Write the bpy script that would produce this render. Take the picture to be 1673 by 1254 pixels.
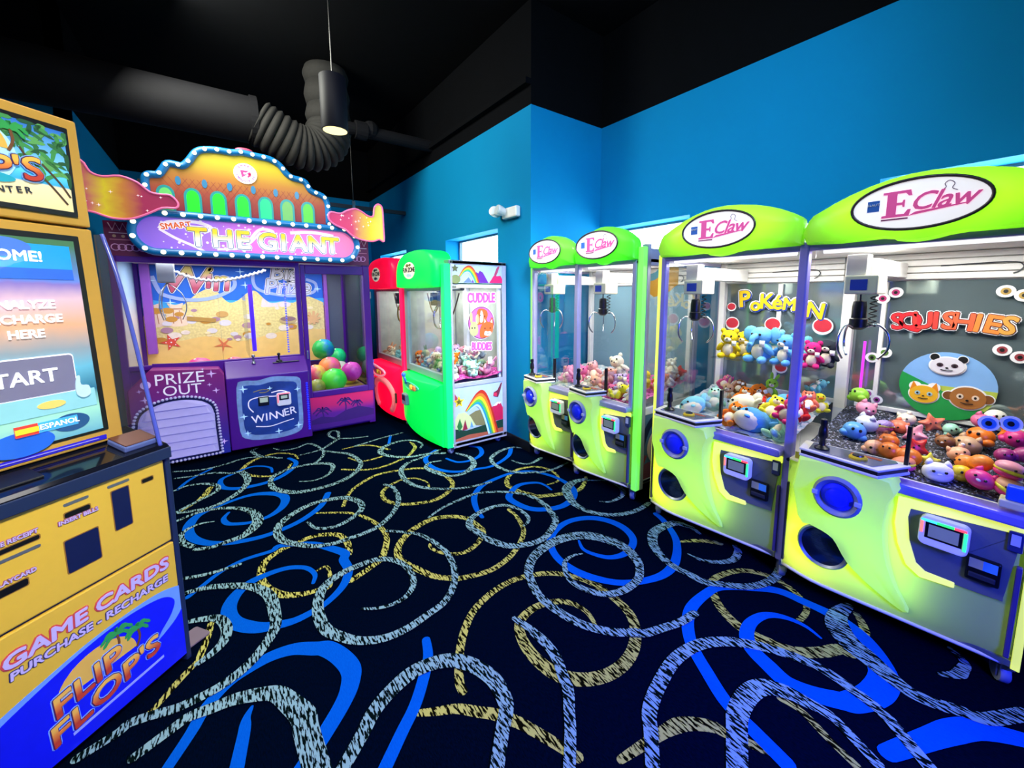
import bpy, bmesh, math, random
from mathutils import Vector, Matrix, Euler

# ---------------------------------------------------------------- camera, world, light, exposure
for o in list(bpy.data.objects):
    bpy.data.objects.remove(o)
SC = bpy.context.scene
C = SC.collection
PI = math.pi
cam_d = bpy.data.cameras.new('camera')
cam = bpy.data.objects.new('camera', cam_d)
C.objects.link(cam)
cam.location = (0, 0, 1.55)
cam.rotation_euler = (math.radians(82.903), 0, math.radians(-36.698))
cam_d.sensor_width = 36
cam_d.lens = 14.368
cam_d.shift_x = -0.01201
cam_d.shift_y = -0.03789
cam_d.clip_start = 0.02
SC.camera = cam
SC.view_settings.view_transform = 'Standard'
SC.view_settings.look = 'None'
SC.view_settings.exposure = 0.0
SC.view_settings.gamma = 1.0
SC.view_settings.use_curve_mapping = False
SC.cycles.max_bounces = 8
SC.cycles.transparent_max_bounces = 16
SC.cycles.sample_clamp_indirect = 4.0
SC.cycles.caustics_reflective = False
SC.cycles.caustics_refractive = False

W = bpy.data.worlds.new('daylight')
SC.world = W
W.use_nodes = True
W.node_tree.nodes['Background'].inputs[0].default_value = (0.86, 0.95, 1.0, 1)
W.node_tree.nodes['Background'].inputs[1].default_value = 14.0


def area(name, loc, rot, sx, sy, power, col, parent=None, spread=PI):
    l = bpy.data.lights.new(name, 'AREA')
    l.shape = 'RECTANGLE'
    l.size = sx
    l.size_y = sy
    l.energy = power
    l.color = col
    l.spread = spread
    o = bpy.data.objects.new(name, l)
    C.objects.link(o)
    o.location = loc
    o.rotation_euler = rot
    o.parent = parent
    return o


def aim(loc, tgt):
    return (Vector(tgt) - Vector(loc)).to_track_quat('-Z', 'Y').to_euler()


def fill_light(loc, tgt, s, power, col, spread=PI):  # unseen lamps added to brighten the kiosk, walls, machines and floor
    return area('unseen_fill_lamp', loc, aim(loc, tgt), s, s, power, col, None, spread)


fill_light((0.4, -0.6, 3.6), (-0.5, 2.0, 0.9), .7, 31, (1.0, 0.97, 0.88), 1.15)
fill_light((0.1, 2.5, 3.8), (0.9, 3.4, 0.3), 1.2, 26, (1.0, 0.97, 0.95))
fill_light((0.0, 0.7, 3.7), (3.286, 1.3, 2.7), .8, 11, (0.62, 0.9, 1.0), 2.2)
fill_light((1.5, -0.4, 3.5), (2.6, 3.1, 2.2), .7, 24, (0.42, 0.66, 1.0), 1.5)
fill_light((1.5, 1.0, 3.7), (2.0, 3.47, 0.9), .5, 16, (1.0, 0.98, 0.95), .62)
fill_light((-0.2, 4.3, 3.7), (2.37, 4.9, 2.2), 1.0, 88, (1.0, 1.0, 0.86))
fill_light((1.1, -1.1, 1.5), (1.4, 0.9, 0.0), 0.6, 60, (0.03, 0.05, 1.0), 1.7)  # blue light from an unseen low source behind the camera

# ---------------------------------------------------------------- materials


def rgb(h):
    h = h.lstrip('#')
    v = [int(h[i:i + 2], 16) / 255 for i in (0, 2, 4)]
    return tuple(c / 12.92 if c <= .04045 else ((c + .055) / 1.055) ** 2.4 for c in v)


MATS = {}


def M(name, col, rough=.5, metal=0., em=0., emcol=None, var=.08, scale=25., coat=0., spec=.5, bump=0.):
    """principled material whose colour is broken up a little by noise"""
    if name in MATS:
        return MATS[name]
    m = bpy.data.materials.new(name)
    m.use_nodes = True
    nt = m.node_tree
    b = nt.nodes['Principled BSDF']
    c = rgb(col) if isinstance(col, str) else col
    tc = nt.nodes.new('ShaderNodeTexCoord')
    nz = nt.nodes.new('ShaderNodeTexNoise')
    nz.inputs['Scale'].default_value = scale
    nz.inputs['Detail'].default_value = 3
    nt.links.new(tc.outputs['Object'], nz.inputs['Vector'])
    mx = nt.nodes.new('ShaderNodeMix')
    mx.data_type = 'RGBA'
    mx.inputs[6].default_value = tuple(x * (1 - var) for x in c) + (1,)
    mx.inputs[7].default_value = tuple(min(1, x * (1 + var)) for x in c) + (1,)
    nt.links.new(nz.outputs['Fac'], mx.inputs[0])
    nt.links.new(mx.outputs[2], b.inputs['Base Color'])
    b.inputs['Roughness'].default_value = rough
    b.inputs['Metallic'].default_value = metal
    b.inputs['Specular IOR Level'].default_value = spec
    b.inputs['Coat Weight'].default_value = coat
    if em:
        e = rgb(emcol) if isinstance(emcol, str) else (emcol or c)
        b.inputs['Emission Color'].default_value = e + (1,)
        b.inputs['Emission Strength'].default_value = em
    if bump:
        bp = nt.nodes.new('ShaderNodeBump')
        bp.inputs['Strength'].default_value = bump
        bp.inputs['Distance'].default_value = .01
        nt.links.new(nz.outputs['Fac'], bp.inputs['Height'])
        nt.links.new(bp.outputs[0], b.inputs['Normal'])
    MATS[name] = m
    return m


def MR(name, stops, axis=2, em=0., rough=.5, coord='Generated', distort=0.):
    """printed colour ramp along one axis of the object's own box"""
    if name in MATS:
        return MATS[name]
    m = bpy.data.materials.new(name)
    m.use_nodes = True
    nt = m.node_tree
    b = nt.nodes['Principled BSDF']
    tc = nt.nodes.new('ShaderNodeTexCoord')
    sp = nt.nodes.new('ShaderNodeSeparateXYZ')
    nt.links.new(tc.outputs[coord], sp.inputs[0])
    rp = nt.nodes.new('ShaderNodeValToRGB')
    el = rp.color_ramp.elements
    while len(el) < len(stops):
        el.new(.5)
    for e, (p, c) in zip(el, stops):
        e.position = p
        e.color = rgb(c) + (1,)
    src = sp.outputs[axis]
    if distort:
        nz = nt.nodes.new('ShaderNodeTexNoise')
        nz.inputs['Scale'].default_value = 6
        nt.links.new(tc.outputs[coord], nz.inputs['Vector'])
        md = nt.nodes.new('ShaderNodeMath')
        md.operation = 'MULTIPLY_ADD'
        md.inputs[1].default_value = distort
        nt.links.new(nz.outputs['Fac'], md.inputs[0])
        nt.links.new(src, md.inputs[2])
        src = md.outputs[0]
    nt.links.new(src, rp.inputs[0])
    nt.links.new(rp.outputs[0], b.inputs['Base Color'])
    b.inputs['Roughness'].default_value = rough
    if em:
        nt.links.new(rp.outputs[0], b.inputs['Emission Color'])
        b.inputs['Emission Strength'].default_value = em
    MATS[name] = m
    return m


def translucent(name, col, em=0., emcol=None):
    """moulded plastic sheet lit by the lamps behind it"""
    m = bpy.data.materials.new(name)
    m.use_nodes = True
    nt = m.node_tree
    nt.nodes.remove(nt.nodes['Principled BSDF'])
    out = nt.nodes['Material Output']
    c = rgb(col) if isinstance(col, str) else col
    tc = nt.nodes.new('ShaderNodeTexCoord')
    nz = nt.nodes.new('ShaderNodeTexNoise')
    nz.inputs['Scale'].default_value = 5
    nt.links.new(tc.outputs['Object'], nz.inputs['Vector'])
    mx = nt.nodes.new('ShaderNodeMix')
    mx.data_type = 'RGBA'
    mx.inputs[6].default_value = tuple(x * .95 for x in c) + (1,)
    mx.inputs[7].default_value = c + (1,)
    nt.links.new(nz.outputs['Fac'], mx.inputs[0])
    t = nt.nodes.new('ShaderNodeBsdfTranslucent')
    d = nt.nodes.new('ShaderNodeBsdfPrincipled')
    d.inputs['Roughness'].default_value = .35
    nt.links.new(mx.outputs[2], t.inputs[0])
    nt.links.new(mx.outputs[2], d.inputs['Base Color'])
    if em:
        d.inputs['Emission Color'].default_value = rgb(emcol) + (1,)
        d.inputs['Emission Strength'].default_value = em
    s = nt.nodes.new('ShaderNodeMixShader')
    s.inputs[0].default_value = .5
    nt.links.new(t.outputs[0], s.inputs[1])
    nt.links.new(d.outputs[0], s.inputs[2])
    nt.links.new(s.outputs[0], out.inputs[0])
    MATS[name] = m
    return m


def glassy(name, tint=(.97, .99, .98), gloss=.08, rough=.02):
    m = bpy.data.materials.new(name)
    m.use_nodes = True
    nt = m.node_tree
    nt.nodes.remove(nt.nodes['Principled BSDF'])
    out = nt.nodes['Material Output']
    t = nt.nodes.new('ShaderNodeBsdfTransparent')
    t.inputs[0].default_value = tint + (1,)
    g = nt.nodes.new('ShaderNodeBsdfGlossy')
    g.inputs['Roughness'].default_value = rough
    f = nt.nodes.new('ShaderNodeFresnel')
    f.inputs[0].default_value = 1.35
    md = nt.nodes.new('ShaderNodeMath')
    md.operation = 'MULTIPLY'
    md.inputs[1].default_value = gloss / .08 * .32
    nt.links.new(f.outputs[0], md.inputs[0])
    cl = nt.nodes.new('ShaderNodeClamp')
    nt.links.new(md.outputs[0], cl.inputs[0])
    s = nt.nodes.new('ShaderNodeMixShader')
    nt.links.new(cl.outputs[0], s.inputs[0])
    nt.links.new(t.outputs[0], s.inputs[1])
    nt.links.new(g.outputs[0], s.inputs[2])
    nt.links.new(s.outputs[0], out.inputs[0])
    MATS[name] = m
    return m


def pale_glass(name, col, k):
    m = glassy(name)
    nt = m.node_tree
    d = nt.nodes.new('ShaderNodeBsdfDiffuse')
    d.inputs[0].default_value = rgb(col) + (1,)
    s = nt.nodes.new('ShaderNodeMixShader')
    s.inputs[0].default_value = k
    out = nt.nodes['Material Output']
    nt.links.new(out.inputs[0].links[0].from_socket, s.inputs[1])
    nt.links.new(d.outputs[0], s.inputs[2])
    nt.links.new(s.outputs[0], out.inputs[0])
    return m


GLASS = glassy('clear_glass')
ACRYL = glassy('acrylic', (.90, .93, 1.0), .10)
WHITE = M('white_enamel', '#f1eeea', .35)
CREAM = M('cream_plastic', '#efe9d2', .4)
BLACK = M('black_plastic', '#0b0c10', .35)
GREY = M('grey_plastic', '#8d93a0', .4)
DGREY = M('dark_grey', '#2c3038', .4)
CHROME = M('chrome', '#d8dade', .15, 1.)
STEEL = M('brushed_steel', '#9aa0aa', .35, .8)
RED = M('red_print', '#d8202c', .5)
PINK = M('pink_print', '#f0509a', .5)
YELLOW = M('yellow_print', '#f6d020', .5)
ORANGE = M('orange_print', '#f08a24', .5)
GREEN = M('green_print', '#1f9a46', .5)
BLUE = M('blue_print', '#1b3fc4', .5)
SKY = M('sky_print', '#8fc0e8', .5)
NAVY = M('navy_print', '#101a4c', .45)
WHITEP = M('white_print', '#f6f6fa', .5)
BROWN = M('brown_print', '#6d4424', .5)
TAN = M('tan_print', '#d8a868', .5)
BLACKP = M('black_print', '#0a0a0c', .5)

# ---------------------------------------------------------------- mesh builder


class MB:
    def __init__(s):
        s.v, s.f = [], []

    def add(s, v, f):
        n = len(s.v)
        s.v += [tuple(p) for p in v]
        s.f += [tuple(i + n for i in q) for q in f]
        return s

    def box(s, x0, x1, y0, y1, z0, z1):
        v = [(x, y, z) for z in (z0, z1) for y in (y0, y1) for x in (x0, x1)]
        return s.add(v, [(0, 2, 3, 1), (4, 5, 7, 6), (0, 1, 5, 4), (2, 6, 7, 3), (0, 4, 6, 2), (1, 3, 7, 5)])

    def prism(s, poly, a, b, plane='f'):
        """poly (u,w) pushed from a to b: 'f' u=x w=z along y; 's' u=y w=z along x; 't' u=x w=y along z"""
        n = len(poly)
        ar = sum(poly[i][0] * poly[(i + 1) % n][1] - poly[(i + 1) % n][0] * poly[i][1] for i in range(n))
        if ar < 0:
            poly = poly[::-1]
        P = {'f': lambda u, w, c: (u, c, w), 's': lambda u, w, c: (c, u, w), 't': lambda u, w, c: (u, w, c)}[plane]
        v = [P(u, w, a) for u, w in poly] + [P(u, w, b) for u, w in poly]
        f = [tuple(range(n)), tuple(range(2 * n - 1, n - 1, -1))]
        f += [(i, i + n, (i + 1) % n + n, (i + 1) % n) for i in range(n)]
        return s.add(v, f)

    def tube(s, path, r, n=8, closed=False):
        P = [Vector(p) for p in path]
        k = len(P)
        rs = r if isinstance(r, (list, tuple)) else [r] * k
        v, f = [], []
        nrm = None
        for i in range(k):
            if closed:
                t = P[(i + 1) % k] - P[i - 1]
            else:
                t = P[min(i + 1, k - 1)] - P[max(i - 1, 0)]
            t.normalize()
            if nrm is None:
                nrm = t.orthogonal().normalized()
            else:
                nrm = (nrm - t * nrm.dot(t))
                nrm = nrm.normalized() if nrm.length > 1e-6 else t.orthogonal().normalized()
            bn = t.cross(nrm)
            for j in range(n):
                a = 2 * PI * j / n
                v.append(P[i] + (nrm * math.cos(a) + bn * math.sin(a)) * rs[i])
        for i in range(k if closed else k - 1):
            for j in range(n):
                a, b = i * n + j, i * n + (j + 1) % n
                c, d = ((i + 1) % k) * n + (j + 1) % n, ((i + 1) % k) * n + j
                f.append((a, b, c, d))
        if not closed:
            f.append(tuple(range(n - 1, -1, -1)))
            f.append(tuple(range((k - 1) * n, k * n)))
        return s.add(v, f)

    def cyl(s, a, b, r, n=16):
        return s.tube([a, b], r, n)

    def lathe(s, prof, c=(0, 0, 0), axis='z', n=20):
        """prof: (radius, height)"""
        v, f = [], []
        k = len(prof)
        for r, h in prof:
            for j in range(n):
                a = 2 * PI * j / n
                x, y = r * math.cos(a), r * math.sin(a)
                p = {'z': (x, y, h), 'y': (x, h, -y), 'x': (h, x, y)}[axis]
                v.append((p[0] + c[0], p[1] + c[1], p[2] + c[2]))
        for i in range(k - 1):
            for j in range(n):
                f.append((i * n + j, i * n + (j + 1) % n, (i + 1) * n + (j + 1) % n, (i + 1) * n + j))
        f.append(tuple(range(n - 1, -1, -1)))
        f.append(tuple(range((k - 1) * n, k * n)))
        return s.add(v, f)

    def ell(s, c, r, rot=None, nu=12, nv=8):
        if not isinstance(r, (tuple, list)):
            r = (r, r, r)
        R = Euler(rot).to_matrix() if rot else Matrix.Identity(3)
        v = []
        for i in range(1, nv):
            t = PI * i / nv
            for j in range(nu):
                a = 2 * PI * j / nu
                p = R @ Vector((r[0] * math.sin(t) * math.cos(a), r[1] * math.sin(t) * math.sin(a), r[2] * math.cos(t)))
                v.append((p.x + c[0], p.y + c[1], p.z + c[2]))
        p = R @ Vector((0, 0, r[2]))
        v.append((c[0] + p.x, c[1] + p.y, c[2] + p.z))
        v.append((c[0] - p.x, c[1] - p.y, c[2] - p.z))
        T, B = len(v) - 2, len(v) - 1
        f = []
        for j in range(nu):
            f.append((T, j, (j + 1) % nu))
            f.append((B, (nv - 2) * nu + (j + 1) % nu, (nv - 2) * nu + j))
            for i in range(nv - 2):
                f.append((i * nu + j, (i + 1) * nu + j, (i + 1) * nu + (j + 1) % nu, i * nu + (j + 1) % nu))
        return s.add(v, f)

    def grid(s, fn, nu, nv):
        v = [fn(i / nu, j / nv) for j in range(nv + 1) for i in range(nu + 1)]
        f = [(j * (nu + 1) + i, j * (nu + 1) + i + 1, (j + 1) * (nu + 1) + i + 1, (j + 1) * (nu + 1) + i)
             for j in range(nv) for i in range(nu)]
        return s.add(v, f)

    def pillow(s, poly, c, rings, plane='f', back=True):
        """domed sheet: rings of (scale, depth) of the outline towards c; depth along y (or x for 's')"""
        n = len(poly)
        P = {'f': lambda u, w, d: (u, d, w), 's': lambda u, w, d: (d, u, w)}[plane]
        v, f = [], []
        for sc, d in rings:
            dd = d if callable(d) else (lambda u, w, k=d: k)
            for u, w in poly:
                U, Z = c[0] + (u - c[0]) * sc, c[1] + (w - c[1]) * sc
                v.append(P(U, Z, dd(U, Z)))
        k = len(rings)
        for i in range(k - 1):
            for j in range(n):
                f.append((i * n + j, i * n + (j + 1) % n, (i + 1) * n + (j + 1) % n, (i + 1) * n + j))
        f.append(tuple(range((k - 1) * n, k * n)))
        if back:
            f.append(tuple(range(n - 1, -1, -1)))
        return s.add(v, f)


def mesh(name, mb):
    me = bpy.data.meshes.new(name)
    me.from_pydata([tuple(p) for p in mb.v], [], mb.f)
    bm = bmesh.new()
    bm.from_mesh(me)
    bmesh.ops.recalc_face_normals(bm, faces=bm.faces)
    bm.to_mesh(me)
    bm.free()
    return me


def obj(name, mb, mat, parent=None, smooth=False, bevel=0., loc=None, rot=None, seg=2):
    me = mesh(name, mb)
    me.materials.append(mat)
    if smooth:
        me.polygons.foreach_set('use_smooth', [True] * len(me.polygons))
    o = bpy.data.objects.new(name, me)
    C.objects.link(o)
    o.parent = parent
    if loc:
        o.location = loc
    if rot:
        o.rotation_euler = rot
    if bevel:
        b = o.modifiers.new('bevel', 'BEVEL')
        b.width = bevel
        b.segments = seg
        b.limit_method = 'ANGLE'
        b.angle_limit = math.radians(40)
    return o


def autosmooth(o, ang=40):
    me = o.data
    me.polygons.foreach_set('use_smooth', [True] * len(me.polygons))
    me.set_sharp_from_angle(angle=math.radians(ang))
    return o


def thing(name, label, cat, loc=(0, 0, 0), rotz=0., group=None):
    o = bpy.data.objects.new(name, None)
    C.objects.link(o)
    o.location = loc
    o.rotation_euler = (0, 0, rotz)
    o.empty_display_size = .1
    o['label'] = label
    o['category'] = cat
    if group:
        o['group'] = group
    return o


def struct(o):
    o['kind'] = 'structure'
    return o


def stuff(o):
    o['kind'] = 'stuff'
    return o


def catmull(P, k=6, closed=False):
    n = len(P)
    out = []
    for i in range(n if closed else n - 1):
        if closed:
            a, b, c, d = P[i - 1], P[i], P[(i + 1) % n], P[(i + 2) % n]
        else:
            a, b, c, d = P[max(i - 1, 0)], P[i], P[i + 1], P[min(i + 2, n - 1)]
        for j in range(k):
            t = j / k
            out.append(tuple(.5 * ((2 * b[m]) + (c[m] - a[m]) * t + (2 * a[m] - 5 * b[m] + 4 * c[m] - d[m]) * t * t
                                   + (3 * b[m] - a[m] - 3 * c[m] + d[m]) * t ** 3) for m in range(len(b))))
    if not closed:
        out.append(tuple(P[-1]))
    return out


def ellipse(cx, cz, rx, rz=None, n=32, a0=0., a1=2 * PI):
    rz = rx if rz is None else rz
    full = abs(a1 - a0 - 2 * PI) < 1e-6
    m = n if full else n + 1
    return [(cx + rx * math.cos(a0 + (a1 - a0) * i / n), cz + rz * math.sin(a0 + (a1 - a0) * i / n)) for i in range(m)]


def starpoly(cx, cz, R, r, n=5, rot=PI / 2):
    return [(cx + (R if i % 2 == 0 else r) * math.cos(rot + PI * i / n), cz + (R if i % 2 == 0 else r) * math.sin(rot + PI * i / n))
            for i in range(2 * n)]


def rrect(x0, x1, z0, z1, r, n=5):
    out = []
    for cx, cz, a in ((x1 - r, z1 - r, 0), (x0 + r, z1 - r, PI / 2), (x0 + r, z0 + r, PI), (x1 - r, z0 + r, 1.5 * PI)):
        out += [(cx + r * math.cos(a + PI / 2 * i / n), cz + r * math.sin(a + PI / 2 * i / n)) for i in range(n + 1)]
    return out


def decal(name, polys, mat, parent, c, plane='f', th=.0012):
    """thin printed film; on 'f' it faces -y at y=c, on 's' it faces +x at x=c"""
    mb = MB()
    if polys and isinstance(polys[0][0], (int, float)):
        polys = [polys]
    for i, p in enumerate(polys):
        e = min(i * 2e-5, .0006)
        if plane == 'f':
            mb.prism(p, c - th - e, c)
        else:
            mb.prism(p, c, c + th + e, 's')
    o = obj(name, mb, mat, parent)
    if len(polys) > 1:
        o['kind'] = 'stuff'
    return o


def stroke(pts, w, cap=True):
    """outline of a ribbon of width w along 2D points"""
    n = len(pts)
    L, R = [], []
    for i in range(n):
        a, b = pts[max(i - 1, 0)], pts[min(i + 1, n - 1)]
        dx, dz = b[0] - a[0], b[1] - a[1]
        l = math.hypot(dx, dz) or 1
        ww = (w[i] if isinstance(w, (list, tuple)) else w) / 2
        L.append((pts[i][0] - dz / l * ww, pts[i][1] + dx / l * ww))
        R.append((pts[i][0] + dz / l * ww, pts[i][1] - dx / l * ww))
    return L + R[::-1]


FACE = {'f': Euler((PI / 2, 0, 0)).to_matrix(), 's': Euler((PI / 2, 0, PI / 2)).to_matrix(), 't': Matrix.Identity(3)}


def text(name, s, mat, parent, x, y, z, size, plane='f', bold=0., shear=0., tilt=0., ext=.0008, align='CENTER', sx=1., space=1.):
    cu = bpy.data.curves.new(name, 'FONT')
    cu.body = s
    cu.size = size * 1.12
    cu.align_x = align
    cu.align_y = 'CENTER'
    cu.shear = shear
    cu.extrude = ext
    cu.space_character = space
    cu.resolution_u = 3
    cu.materials.append(mat)
    o = bpy.data.objects.new(name, cu)
    C.objects.link(o)
    o.parent = parent
    o.location = (x, y, z)
    o.rotation_euler = (FACE[plane] @ Matrix.Rotation(tilt, 3, 'Z')).to_euler()
    o.scale = (sx, 1, 1)
    o['bold'] = bold
    return o


def text2(name, s, mat, omat, parent, x, y, z, size, plane='f', bold=.0, out=.006, **k):
    """lettering with an outline behind it"""
    text(name + '_outline', s, omat, parent, x, y, z, size, plane, bold=bold + out, **k)
    d = .0022
    p = {'f': (x, y - d, z), 's': (x + d, y, z), 't': (x, y, z + d)}[plane]
    return text(name, s, mat, parent, *p, size, plane, bold=bold, **k)


def bulbs(name, pts, r, mat, parent, nu=8, nv=6):
    """a row of equal lamps or beads that share one mesh"""
    me = mesh(name, MB().ell((0, 0, 0), r, nu=nu, nv=nv))
    me.polygons.foreach_set('use_smooth', [True] * len(me.polygons))
    me.materials.append(mat)
    for p in pts:
        o = bpy.data.objects.new(name, me)
        C.objects.link(o)
        o.parent = parent
        o.location = p


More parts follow.
